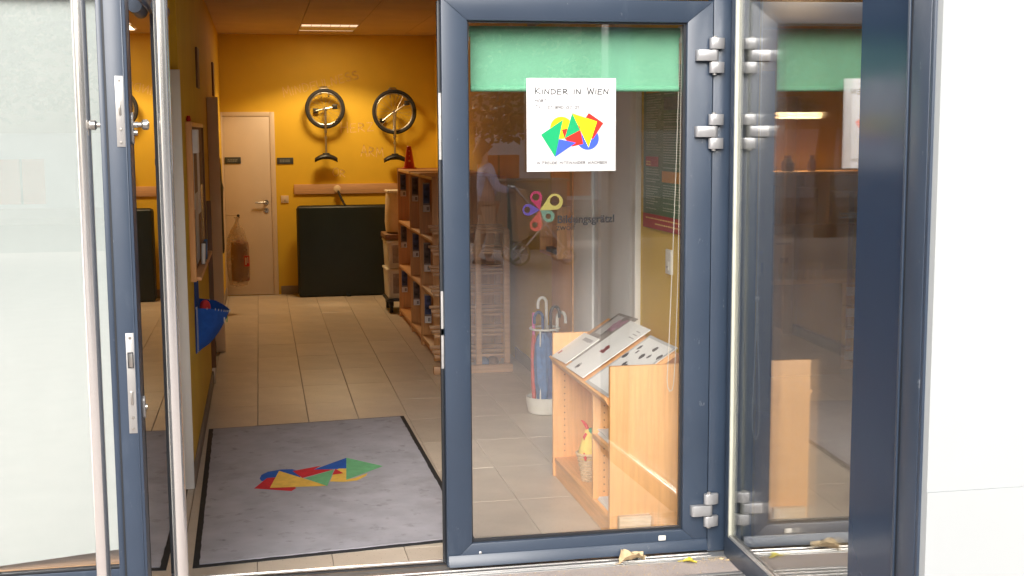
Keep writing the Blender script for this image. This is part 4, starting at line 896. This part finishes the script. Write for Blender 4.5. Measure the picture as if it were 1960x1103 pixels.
# =================================================================== BOOKSHELF BEHIND THE GLASS
bs = thing('bookshelf', 'low beech bookshelf with sloping magazine top behind the door glass', 'shelf', (1.6, 5.7, 0))
BX0, BX1, BY0, BY1 = 1.388, 1.845, 5.005, 6.085
build('end_panel', box((BX0, BY0, .002), (1.712, BY0 + .024, .744)), M['beech'], bs, .0025)
build('end_panel', box((BX0 + .002, BY1 - .024, .002), (BX1, BY1, .722)), M['beech'], bs, .0025)
y0, y1 = BY0 + .0245, BY1 - .0245; TH = R(33)
build('back_panel', box((BX1 - .01, y0, .002), (BX1, y1, .70)), M['beech_h'], bs)
build('bottom_shelf', box((BX0 + .008, y0, .075), (BX1 - .0105, y1, .098)), M['beech_h'], bs, .0015); build('kick_board', box((BX0 + .012, y0, .002), (BX0 + .03, y1, .0745)), M['beech_h'], bs)
build('divider', box((BX0 + .010, 5.315, .0985), (BX1 - .0105, 5.337, .575)), M['beech'], bs, .0015); build('middle_shelf', box((BX0 + .010, y0, .370), (BX1 - .0105, 5.3145, .392)), M['beech_h'], bs, .0015)
sl_ = lambda u, v, d: (BX0 + .006 + u * math.cos(TH) - v * math.sin(TH), d, .588 + u * math.sin(TH) + v * math.cos(TH))   # u up the slope, v off it
build('sloping_top', MB().prism([(0, 0), (.34, 0), (.34, .018), (0, .018)], sl_, y0, y1), M['beech_h'], bs, .0015)
build('ledge', MB().prism([(-.012, -.012), (-.001, -.012), (-.001, .030), (-.012, .030)], sl_, y0, y1), M['beech_h'], bs, .0015)
mb = MB()
for zz in [.13 + .032 * k for k in range(13)]:
    for xx in (BX0 + .06, BX0 + .27): mb.lathe((xx, y1 + .0003 - .0008, zz), [(.0032, 0), (.0032, .0006)], 8, 'y'); mb.lathe((xx, 5.314, zz), [(.0032, 0.0008), (.0032, -.0002)], 8, 'y')
build('peg_holes', mb, M['brown'], bs, kind='stuff', smooth=False)
# magazines
def mag(label, ua, va, w_, h_, rot, lift, m='paper', tilt=0.0):
    t = thing('magazine', label, 'magazine', (0, 0, 0), group='magazines on the sloping top')
    ca, sa = math.cos(R(rot)), math.sin(R(rot))
    def fn(a, b, d):      # a along the page width (towards the street), b up the page
        q = va - (a * ca - b * sa); u = ua + (a * sa + b * ca); return sl_(u, .0185 + lift + d + tilt * u, q)
    o = Vector(fn(w_ / 2, h_ / 2, 0)); t.location = o
    build('cover', MB().prism([(0, 0), (w_, 0), (w_, h_), (0, h_)], fn, 0, .004), M[m], t)
    return t, fn
def deco(t, fn, rects, m, nm='print', d=.0043):
    mb = MB()
    for a0, b0, a1, b1 in rects: mb.add([fn(a0, b0, d), fn(a1, b0, d), fn(a1, b1, d), fn(a0, b1, d)], [(0, 1, 2, 3)])
    build(nm, mb, M[m], t, smooth=False)
rnd = random.Random(11)
t, fn = mag('photo covered magazine at the back of the sloping top', .03, 5.98, .27, .36, 4, .0, 'mag_photo')
deco(t, fn, [(.03, .20, .12, .345)], 'mag_grey', d=.0042); mb = MB()
for i in range(14): a, b = rnd.uniform(.12, .20), rnd.uniform(.25, .32); mb.add([fn(a + .018 * math.cos(2 * math.pi * k / 8), b + .018 * math.sin(2 * math.pi * k / 8), .0044 + .0001 * i) for k in range(8)], [tuple(range(8))])
build('flower_print', mb, M['mute_pink'], t, smooth=False)
t, fn = mag('cream magazine with a dark title at the far end of the sloping top', .0, 6.05, .25, .20, 3, .0045)
deco(t, fn, [(.09 + .012 * i, .152 + rnd.uniform(0, .006), .099 + .012 * i, .178) for i in range(11)], 'ink_grey', 'title'); deco(t, fn, [(.02, .03, .045, .055)], 'ink_red')
t, fn = mag('white magazine with small scattered prints lying uppermost in the middle', .0, 5.74, .30, .375, 1, .009)
deco(t, fn, [(.14 + rnd.uniform(-.03, .03), .17 + rnd.uniform(-.02, .03), .147 + rnd.uniform(-.03, .03), .178 + rnd.uniform(-.02, .03)) for i in range(16)], 'ink_red'); deco(t, fn, [(.20, .29 + .022 * i, .27 - .01 * i, .295 + .022 * i) for i in range(3)], 'ink_grey', 'title')
deco(t, fn, [(.09 + .006 * i, .02 + rnd.uniform(-.005, .01), .096 + .006 * i, .05 + rnd.uniform(-.01, .012)) for i in range(6)], 'ink')
t, fn = mag('white magazine with a black cow pattern beside the front end panel', .0, 5.40, .36, .36, 1, .0, 'mag_grey')
deco(t, fn, [(.02, .015, .345, .345)], 'paper', 'white_page')
mb = MB()
for i in range(11):
    a, b, rr = .03 + .03 * i, .21 + .07 * math.sin(i * 1.3) + .004 * i, rnd.uniform(.012, .022); mb.add([fn(a + rr * rnd.uniform(.7, 1.1) * math.cos(2 * math.pi * k / 9), b + rr * rnd.uniform(.7, 1.1) * math.sin(2 * math.pi * k / 9), .0048) for k in range(9)], [tuple(range(9))])
build('cow_print', mb, M['ink'], t, smooth=False)
def papers(z, lab, n):
    t = thing('paper_stack', lab, 'paper', (1.6, 5.17, z), group='paper stacks in the bookshelf')
    for k in range(n): build('sheet', box((BX0 + .02 + rnd.uniform(0, .01), 5.05 + rnd.uniform(0, .015), z + .0062 * k + .0005), (BX0 + .31, 5.28 + rnd.uniform(0, .02), z + .0062 * k + .0057)), M['paper'], t)
papers(.392, 'stack of white paper on the middle shelf of the bookshelf', 4); papers(.098, 'stack of white paper on the bottom of the bookshelf', 3)
# wicker basket and toy hen
bk = thing('wicker_basket', 'tall narrow wicker basket in the left bookshelf compartment', 'basket', (1.452, 5.60, .0985))
mb = MB(); bx, by = 1.452, 5.60
build('lining', MB().lathe((bx, by, .0987), [(.024, 0), (.026, .004), (.050, .13), (.046, .128), (.022, .006)], 20), M['sack'], bk)
for k in range(12):
    z = .104 + .0112 * k; rr = .029 + .024 * k / 11
    mb.tube([(bx + (rr + .0025 * math.cos(9 * a + k * math.pi)) * math.cos(a), by + (rr + .0025 * math.cos(9 * a + k * math.pi)) * math.sin(a), z) for a in (2 * math.pi * j / 40 for j in range(40))], .0038, 5, closed=True)
build('weave', mb, M['wicker'], bk, kind='stuff'); build('rim', MB().tube([(bx + .056 * math.cos(a), by + .056 * math.sin(a), .232) for a in (2 * math.pi * j / 28 for j in range(28))], .006, 6, closed=True), M['wicker'], bk)
hn = thing('toy_hen', 'yellow plush hen with red comb sitting in the wicker basket', 'toy', (bx, by, .17))
build('body', MB().lathe((bx, by, .175), [(.008, 0), (.040, .01), (.049, .04), (.046, .075), (.034, .11), (.022, .145), (.016, .165), (.006, .172)], 20), M['toy_y'], hn)
build('comb', MB().tube([(bx - .004, by, .342), (bx - .012, by + .004, .362), (bx - .022, by + .012, .376), (bx - .030, by + .02, .382)], [.008, .008, .006, .003], 8), M['felt_red'], hn)
build('beak', MB().tube([(bx - .014, by - .01, .325), (bx - .026, by - .015, .31), (bx - .024, by - .012, .295)], [.008, .006, .003], 8), M['felt_red'], hn)
build('cap', MB().ball((bx + .012, by - .004, .335), .018, 8, 1.2, 1, .9), M['toy_g'], hn)
for k in (-1, 0, 1): build('foot', MB().ball((bx - .03 + .002 * abs(k), by - .034 + .014 * k, .222 + .006 * (k == 0)), .010, 6, .6, .8, 1.6), M['felt_red'], hn)
tag(build('wood_block', box((1.415, 4.952, -.0), (1.553, 4.985, .122)), M['block'], bevel=.004), 'short raw wood block standing between bookshelf and glass', 'block')

# umbrella stand
us = thing('umbrella_stand', 'white umbrella stand with a wire ring near the bookshelf', 'umbrella stand', (1.665, 7.50, 0))
ux, uy = 1.668, 7.50
build('pot', MB().lathe((ux, uy, .001), [(.085, 0), (.10, .008), (.112, .05), (.116, .105), (.110, .106), (.104, .05), (.09, .02)], 28), M['pot'], us)
build('ring', MB().tube([(ux + .088 * math.cos(a), uy + .088 * math.sin(a), .522) for a in (2 * math.pi * j / 32 for j in range(32))], .007, 8, closed=True), M['pot'], us)
for a in (60, 240): build('upright', MB().cyl((ux + .09 * math.cos(R(a)), uy + .09 * math.sin(R(a)), .03), (ux + .088 * math.cos(R(a)), uy + .088 * math.sin(R(a)), .52), .005, 8), M['pot'], us)
def umbrella(lab, x, y, zt, cm, hm, r, hook, dz=.16, lean=0):
    t = thing('umbrella', lab, 'umbrella', (x, y, .03), group='umbrellas in the stand')
    rows = []
    for i, (k, z) in enumerate(((.3, .03), (.6, .08), (.9, .20), (1.0, .32), (.95, .42), (.7, .47), (.35, .50))):
        rows.append([(x + lean * z + r * k * math.cos(a) * (1 + .16 * math.cos(6 * a + z * 9)), y + r * k * math.sin(a) * (1 + .16 * math.cos(6 * a + z * 9)), z) for a in (2 * math.pi * j / 30 for j in range(30))])
    build('canopy', MB().ring(rows), M[cm], t)
    xt = x + lean * zt
    p = [(x + lean * .45, y, .48), (xt, y, zt - .045)]
    if hook: p += [(xt + hook * (.026 - .026 * math.cos(R(a))), y - .002, zt - .045 + .038 * math.sin(R(a))) for a in range(20, 200, 20)] + [(xt + hook * .052, y - .002, zt - .075)]
    else: p += [(xt, y, zt)]
    build('handle', MB().tube(p, .0095, 8), M[hm], t)
umbrella('umbrella with white hook handle, tallest in the stand', ux + .015, uy + .02, .715, 'umb_blue', 'pot', .044, -1)
umbrella('umbrella with black hook handle facing right in the stand', ux + .028, uy - .045, .665, 'umb_blue', 'black', .044, 1)
umbrella('folded umbrella with pink handle at the left of the stand', ux - .068, uy + .0, .62, 'umb_red', 'pink', .017, 0)
umbrella('umbrella with dark blue hook handle at the left of the stand', ux - .022, uy - .048, .635, 'umb_mid', 'umb_blue', .050, -1)
umbrella('umbrella with white handle half hidden by the bookshelf', ux + .075, uy - .01, .625, 'umb_blue', 'pot', .03, 1)
umbrella('blue umbrella with puffed canopy in the middle of the stand', ux - .01, uy - .0, .55, 'umb_mid', 'pot', .052, 0)
mb = MB()
# =================================================================== CEILING LIGHT
cl = thing('ceiling_light', 'lit square louvre light recessed in the corridor ceiling', 'ceiling light', (.69, 12.85, ZC))
x0, x1, y0, y1 = .425, .975, 12.502, 13.268
build('tray', box((x0, y0, ZC + .07), (x1, y1, ZC + .12)).box((x0 - .0, y0, ZC + .0), (x0 + .008, y1, ZC + .07)).box((x1 - .008, y0, ZC), (x1, y1, ZC + .07)).box((x0 + .008, y0, ZC), (x1 - .008, y0 + .008, ZC + .07)).box((x0 + .008, y1 - .008, ZC), (x1 - .008, y1, ZC + .07)), M['louvre'], cl)
for k in range(3): build('lamp_tube', MB().cyl((x0 + .02, y0 + .10 + .18 * k, ZC + .052), (x1 - .02, y0 + .10 + .18 * k, ZC + .052), .013, 10), M['lamp'], cl)
build('diffuser', box((x0 + .009, y0 + .009, ZC + .001), (x1 - .009, y1 - .009, ZC + .003)), M['lamp'], cl, smooth=False)
for k in range(1, 6): build('louvre', box((x0 + .008 + .0905 * k, y0 + .0085, ZC - .007), (x0 + .011 + .0905 * k, y1 - .0085, ZC + .0008)), M['louvre'], cl)
for k in range(1, 3): build('louvre_bar', box((x0 + .0085, y0 + .21 * k, ZC - .006), (x1 - .0085, y0 + .215 + .21 * k, ZC + .0008)), M['louvre'], cl)
l = bpy.data.lights.new('ceiling_lamp', 'SPOT'); l.energy = 60; l.color = (1.0, .74, .42); l.spot_size = R(131); l.spot_blend = .16; l.shadow_soft_size = .24
lo = bpy.data.objects.new('ceiling_lamp', l); C.objects.link(lo); lo.location = (.69, 12.86, ZC - .012)
l2 = bpy.data.lights.new('ceiling_lamp_glow', 'AREA'); l2.energy = 3.2; l2.color = (1.0, .76, .46); l2.shape = 'RECTANGLE'; l2.size = .5; l2.size_y = .7
lo = bpy.data.objects.new('ceiling_lamp_glow', l2); C.objects.link(lo); lo.location = (.70, 12.885, ZC - .010)

# =================================================================== ROOM BEHIND THE SIDE WINDOW
dd = thing('room_door', 'olive cream door with lever handle seen through the side window', 'door', (2.90, 7.2, 0), R(-21))
build('leaf', box((0, 0, .01), (.04, .80, 2.05)).box((-.002, 0, .01), (0.0, .8, 2.05)), M['olive_door'], dd, .002, local=True)
build('edge_strip', box((-.004, -.012, .01), (.088, -.0005, 2.05)), M['olive_door'], dd, .002, local=True)
build('handle', MB().tube([(.03, -.012, .985), (.03, -.05, .985), (-.03, -.055, .985)], .007, 8), M['chrome'], dd, local=True); build('lock', box((.025, -.015, .86), (.04, -.0122, .92)), M['ink'], dd, local=True)
cb = thing('sideboard', 'brown sideboard with open upper shelves behind the side window', 'sideboard', (4.0, 8.4, 0))
build('top', box((3.30, 8.15, .66), (5.4, 8.74, .69)), M['beech_red'], cb, .003); build('front', box((3.30, 8.17, .02), (3.92, 8.74, .659)), M['brown'], cb, .003); build('front', box((4.16, 8.17, .02), (5.4, 8.74, .659)), M['brown'], cb, .003)
for k in range(4): 
    dr = build('drawer', box((3.922, 8.17, .055 + .15 * k), (4.158, 8.7, .198 + .15 * k)), M['beech_red'], cb, .003); build('label', box((3.95, 8.166, .12 + .15 * k), (4.13, 8.1695, .18 + .15 * k)), M['paper'], dr)
build('shelf', box((3.30, 8.35, 1.395), (5.4, 8.74, 1.42)), M['beech_red'], cb, .003); build('shelf', box((3.30, 8.35, 1.03), (5.4, 8.74, 1.05)), M['brown'], cb, .003)
for x in (3.30, 3.62, 3.87, 4.3): build('upright', box((x, 8.36, .6905 if x in (3.30, 4.3) else 1.051), (x + .03, 8.74, 1.394)), M['beech_red'], cb, .002)
build('back', box((3.33, 8.72, .6905), (5.4, 8.745, 1.3945)), M['brown'], cb)
for k, (x, w_, h, m) in enumerate(((3.40, .16, .27, 'umb_blue'), (3.70, .14, .25, 'brown'), (3.95, .2, .22, 'poster_d'))):
    tag(build('folder_box', box((x, 8.42, 1.0515), (x + w_, 8.68, 1.0515 + h)), M[m], bevel=.004), ('navy', 'brown', 'slate')[k] + ' storage box on the shelf seen through the side window', 'box', 'boxes on the sideboard shelf')
cdn = thing('counter_card', 'cream card with black print on the sideboard top', 'card', (3.5, 8.2, .69)); build('card', box((3.42, 8.20, .6915), (3.57, 8.206, 1.0)), M['sack'], cdn); build('print', MB().box((3.44, 8.198, .93), (3.55, 8.1995, .945)).box((3.47, 8.198, .80), (3.53, 8.1995, .84)), M['ink'], cdn, smooth=False)
for k in range(6):
    x = 3.47 + .055 * k
    tag(build('drinking_glass', MB().lathe((x + .0, 8.17 + .0, .6915), [(.018, 0), (.022, .004), (.025, .12), (.0235, .12), (.020, .008)], 14), M['glass']), ('leftmost', 'second from left', 'third from left', 'third from right', 'second from right', 'rightmost')[k] + ' clear drinking glass in the row on the sideboard', 'glass', 'drinking glasses on the sideboard')
for k, (x, r) in enumerate(((3.45, .035), (3.62, .045), (3.80, .03))):
    tag(build('jar', MB().lathe((x, 8.45, 1.4215), [(r * .8, 0), (r, .01), (r, .06), (r * .5, .09), (r * .6, .11)], 12), M['brown']), ('smallest leftmost', 'stout', 'slim')[k] + ' dark jar on top of the sideboard shelf', 'jar', 'jars on the sideboard shelf')
tl = thing('strip_lamp', 'pair of warm lit strip lamps above the sideboard', 'lamp', (3.7, 8.7, 1.8))
build('housing', box((3.52, 8.70, 1.785), (3.95, 8.7495, 1.845)), M['brown'], tl)
for z in (1.797, 1.825): build('tube', MB().cyl((3.54, 8.69, z), (3.93, 8.69, z), .007, 8), M['tube'], tl)

l = bpy.data.lights.new('strip_lamp_light', 'AREA'); l.energy = 4; l.color = (1.0, .66, .34); l.shape = 'RECTANGLE'; l.size = .4; l.size_y = .05
lo = bpy.data.objects.new('strip_lamp_light', l); C.objects.link(lo); lo.location = (3.735, 8.66, 1.81); lo.rotation_euler = (R(-70), 0, 0)

# =================================================================== ON THE GROUND
def fallen_leaf(lab, c, m, lx, ly, rot, curl, seed):
    rn = random.Random(seed); rows = []
    for i in range(9):
        t = i / 8; wv = math.sin(math.pi * min(.97, max(.04, t))) ** .7 * (1 + .35 * math.cos(9 * t + seed)); row = []
        for j in range(7):
            s = -1 + 2 * j / 6; x = (t - .5) * lx; y = s * wv * ly / 2
            z = .004 + curl * (1.1 * s * s * .35 + .55 * math.sin(math.pi * t) + .25 * math.sin(4 * s + 7 * t + seed)) + rn.uniform(-.1, .1) * curl
            row.append((x * math.cos(rot) - y * math.sin(rot) + c[0], x * math.sin(rot) + y * math.cos(rot) + c[1], max(c[2] + .001, c[2] + z)))
        rows.append(row)
    t = thing('fallen_leaf', lab, 'leaf', c, group='fallen leaves by the door'); build('blade', MB().ring(rows, closed_u=False), M[m], t)
    a = rows[0][3]; build('stalk', MB().tube([a, (a[0] - .02 * math.cos(rot), a[1] - .02 * math.sin(rot), c[2] + .004)], .0015, 5), M[m], t)
fallen_leaf('curled dry beige leaf lying on the silver threshold', (1.408, 4.742, .000), 'leaf_dry', .115, .085, 0.25, .045, 3)
fallen_leaf('small yellow leaf lying on the ground by the threshold', (1.634, 4.70, -.004), 'leaf_yel', .055, .034, -.45, .014, 8)
for k, (x, y, lab) in enumerate(((1.775, 4.722, 'tiny reddish leaf crumb in the right door corner'), (1.795, 4.70, 'tiny pale crumb in the right door corner'))):
    tag(build('leaf_crumb', MB().ball((x, y, -.001), .006, 6, 1.3, 1, .5), M['leaf_dry']), lab, 'crumb')
mb = MB(); rn = random.Random(21)
for k in range(420):
    x, y, r_ = rn.uniform(.6, 1.82), 4.74 - abs(rn.gauss(0, .14)), rn.uniform(.0012, .0034)
    if k > 300: x, y = 1.80 - abs(rn.gauss(0, .07)), 4.745 - abs(rn.gauss(0, .03))
    c = Vector((x, y, -.003)); mb.add([c + Vector((r_, 0, 0)), c + Vector((-r_ * .6, r_, 0)), c + Vector((-r_ * .5, -r_, 0)), c + Vector((0, 0, r_ * 1.1))], [(0, 1, 3), (1, 2, 3), (2, 0, 3), (2, 1, 0)])
build('grit', mb, M['leaf_dry'], kind='stuff', smooth=False)
gr = thing('drain_grate', 'slotted metal drain grate in the ground before the glass door', 'grate', (1.55, 4.42, 0))
build('tray', box((1.40, 4.28, -.0038), (1.80, 4.565, -.0030)), M['frame_dark'], gr)
for k in range(8): build('bar', box((1.40, 4.285 + .036 * k, -.0029), (1.80, 4.307 + .036 * k, .002)), M['satin'], gr, .001)

# =================================================================== STREET BEHIND THE CAMERA (seen in the glass)
hb = thing('street_house', 'pale plaster house across the street with orange shutters', 'house', (6, -22, 0))
build('ground_storey', box((-20, -30, -.01), (30, -22, 1.75)), M['plaster'], hb); build('upper_storeys', box((-20, -30, 1.7505), (30, -21.95, 5.6)), M['sandstone'], hb)
for k, x in enumerate((-6.0, -2.0, 5.35, 7.2, 11.0, 15.0)): 
    wn = build('shutter', box((x, -22.05, .1), (x + 1.05, -21.999, 1.15)), M['orange'], hb); build('mullion', box((x + .5, -22.0, .1), (x + .55, -21.985, 1.15)), M['dkglass'], wn)
for x in range(-16, 28, 4):
    for z in (3.6,): build('window', box((x, -21.96, z), (x + 1.3, -21.94, z + 1.6)), M['dkglass'], hb)
def tree(lab, x, y, zlo, zhi, rx, ry, n, seed):
    t = thing('tree', lab, 'tree', (x, y, 0), group='street trees'); rn = random.Random(seed)
    build('trunk', MB().tube([(x, y, -.1), (x + .05, y, 1.2), (x - .05, y + .1, 2.6), (x + .1, y, zhi - 1)], [.2, .16, .13, .05], 10), M['bark'], t)
    mb = MB()
    for k in range(9):
        a = rn.uniform(0, 6.28); z = rn.uniform(2.2, zhi - 1.5); mb.tube([(x, y, z), (x + .5 * rx * math.cos(a), y + .5 * ry * math.sin(a), z + .7), (x + .85 * rx * math.cos(a), y + .85 * ry * math.sin(a), z + .6)], [.07, .045, .015], 6)
    build('limbs', mb, M['bark'], t)
    cl = [(rn.uniform(-1, 1), rn.uniform(-1, 1), rn.random()) for _ in range(70)]; mb = MB()
    for i in range(n):
        c = cl[i % len(cl)]
        if c[0] ** 2 + c[1] ** 2 > 1.1: continue
        p = Vector((x + rx * c[0] + rn.gauss(0, .32), y + ry * c[1] + rn.gauss(0, .32), zlo + .25 + (zhi - zlo) * c[2] + rn.gauss(0, .28)))
        if p.z < zlo: p.z = zlo + rn.random() * .5
        u = Vector((rn.gauss(0, 1), rn.gauss(0, 1), rn.gauss(0, .6))).normalized(); v = u.orthogonal().normalized(); s = rn.uniform(.05, .10)
        mb.add([p - u * s, p + v * s * .55, p + u * s, p - v * s * .55], [(0, 1, 2, 3)])
    build('crown', mb, M['foliage'], t, kind='stuff', smooth=False)
tree('street tree with low hanging autumn branches behind the viewer, near', 3.2, -10.6, 1.55, 3.9, 3.6, 1.6, 9000, 3)
tree('street tree with low hanging autumn branches farther along the kerb', 9.5, -10.8, 1.55, 4.2, 3.4, 1.7, 8000, 5)
tree('street tree with low hanging branches to the left of the viewer', -4.5, -10.6, 1.9, 4.4, 3.2, 1.6, 7000, 6)
uc = thing('utility_cabinet', 'olive grey utility cabinet on the pavement behind the viewer', 'cabinet', (3.9, -8.9, 0))
build('case', box((3.35, -9.2, -.003), (4.45, -8.8, .98)), M['cab_grey'], uc, .01); build('lid', box((3.32, -9.23, .981), (4.48, -8.77, 1.02)), M['cab_grey'], uc, .006)

def skin(name, chain, m, parent, sub=2):
    """chain: list of (point, radius, index of the vertex it hangs on)"""
    me = bpy.data.meshes.new(name); me.from_pydata([c[0] for c in chain], [(i, c[2]) for i, c in enumerate(chain) if c[2] is not None], [])
    o = bpy.data.objects.new(name, me); C.objects.link(o)
    a = o.modifiers.new('s', 'SKIN'); a.use_smooth_shade = True; b = o.modifiers.new('b', 'SUBSURF'); b.levels = sub; b.render_levels = sub
    for i, c in enumerate(chain): me.skin_vertices[0].data[i].radius = (c[1], c[1]) if not isinstance(c[1], tuple) else c[1]
    me.skin_vertices[0].data[0].use_root = True
    me.materials.append(m); o.parent = parent; return o
pe = thing('person', 'person in a lilac jacket and tan trousers pushing a pushchair, mirrored in the glass', 'person', (2.86, -6.6, 0), R(90))
# local frame: +Y faces the pushchair (towards +X in the world is -Y local), z up
S = .92
def q(x, y, z): return (x * S, y * S, z * S)
skin('body', [(q(0, 0, .92), .13 * S, None), (q(0, 0, 1.12), .12 * S, 0), (q(0, .01, 1.32), .13 * S, 1), (q(0, .03, 1.42), .06 * S, 2), (q(0, .05, 1.50), .062 * S, 3), (q(0, .06, 1.57), .092 * S, 4), (q(0, .055, 1.66), .075 * S, 5),
              (q(.17, 0, 1.34), .055 * S, 2), (q(.22, -.10, 1.10), .042 * S, 7), (q(.16, -.30, 1.04), .034 * S, 8), (q(.14, -.38, 1.04), .036 * S, 9),
              (q(-.17, 0, 1.34), .055 * S, 2), (q(-.22, -.10, 1.10), .042 * S, 11), (q(-.16, -.30, 1.04), .034 * S, 12), (q(-.14, -.38, 1.04), .036 * S, 13),
              (q(.09, 0, .84), .085 * S, 0), (q(.10, -.05, .48), .058 * S, 15), (q(.10, .02, .09), .042 * S, 16), (q(.10, -.14, .035), .036 * S, 17),
              (q(-.09, 0, .84), .085 * S, 0), (q(-.10, .06, .48), .058 * S, 19), (q(-.10, .16, .10), .042 * S, 20), (q(-.10, .02, .035), .036 * S, 21)], M['skin'], pe)
skin('jacket', [(q(0, 0, .90), .165 * S, None), (q(0, 0, 1.12), .15 * S, 0), (q(0, .01, 1.32), .155 * S, 1), (q(0, .03, 1.43), .085 * S, 2),
                (q(.18, 0, 1.34), .078 * S, 2), (q(.23, -.10, 1.10), .062 * S, 4), (q(.165, -.28, 1.045), .05 * S, 5), (q(-.18, 0, 1.34), .078 * S, 2), (q(-.23, -.10, 1.10), .062 * S, 7), (q(-.165, -.28, 1.045), .05 * S, 8)], M['lilac'], pe)
skin('trousers', [(q(0, 0, .92), .15 * S, None), (q(.09, 0, .82), .105 * S, 0), (q(.10, -.05, .48), .080 * S, 1), (q(.10, .02, .11), .066 * S, 2), (q(-.09, 0, .82), .105 * S, 0), (q(-.10, .06, .48), .080 * S, 4), (q(-.10, .16, .12), .066 * S, 5)], M['tan'], pe)
skin('hair', [(q(0, .075, 1.64), .105 * S, None), (q(0, .12, 1.54), .085 * S, 0), (q(0, .12, 1.40), .06 * S, 1), (q(0, .02, 1.71), .06 * S, 0)], M['hair'], pe)
for x, y in ((.10, -.06), (-.10, .09)): build('shoe', MB().ball(q(x, y, .042), .05 * S, 8, .95, 2.4, .85), M['shoe'], pe, local=True)
ps = thing('pushchair', 'pushchair with a brown cover and spoked wheels, mirrored in the glass', 'pushchair', (3.45, -6.6, 0))
px0 = 3.45; py0 = -6.6
fr = MB()
for dy in (-.22, .22):
    fr.tube([(px0 - .26, py0 + dy, 1.00), (px0 + .12, py0 + dy, .55), (px0 + .42, py0 + dy, .16)], .013, 8); fr.tube([(px0 - .22, py0 + dy, .15), (px0 + .02, py0 + dy, .42), (px0 + .22, py0 + dy, .62)], .013, 8)
fr.tube([(px0 - .26, py0 - .22, 1.0), (px0 - .27, py0 - .2, 1.01), (px0 - .27, py0 + .2, 1.01), (px0 - .26, py0 + .22, 1.0)], .014, 8)
build('frame', fr, M['alu'], ps)
for x, r in ((px0 - .22, .15), (px0 + .42, .115)):
    for dy in (-.25, .25):
        wh = build('wheel', MB().tube([(x + (r - .018) * math.cos(a), py0 + dy, r + (r - .018) * math.sin(a)) for a in (2 * math.pi * j / 28 for j in range(28))], .018, 8, closed=True), M['cab_grey'], ps)
        mb = MB()
        for k in range(5): a = 2 * math.pi * k / 5; mb.cyl((x, py0 + dy, r), (x + (r - .03) * math.cos(a), py0 + dy, r + (r - .03) * math.sin(a)), .010, 6)
        build('spokes', mb, M['alu'], wh)
build('seat', MB().prism([(px0 - .12, .42), (px0 + .30, .45), (px0 + .32, .50), (px0 - .02, .50), (px0 - .18, .92), (px0 - .25, .90)], lambda u, v, d: (u, d, v), py0 - .19, py0 + .19), M['tan'], ps, .02)
build('basket', box((px0 - .10, py0 - .18, .20), (px0 + .30, py0 + .18, .36)), M['black'], ps, .02)
build('cover', MB().prism([(px0 - .26, .98), (px0 - .12, .98), (px0 - .02, .60), (px0 - .10, .35), (px0 - .22, .30)], lambda u, v, d: (u, d, v), py0 - .205, py0 + .205), M['tan'], ps, .02)
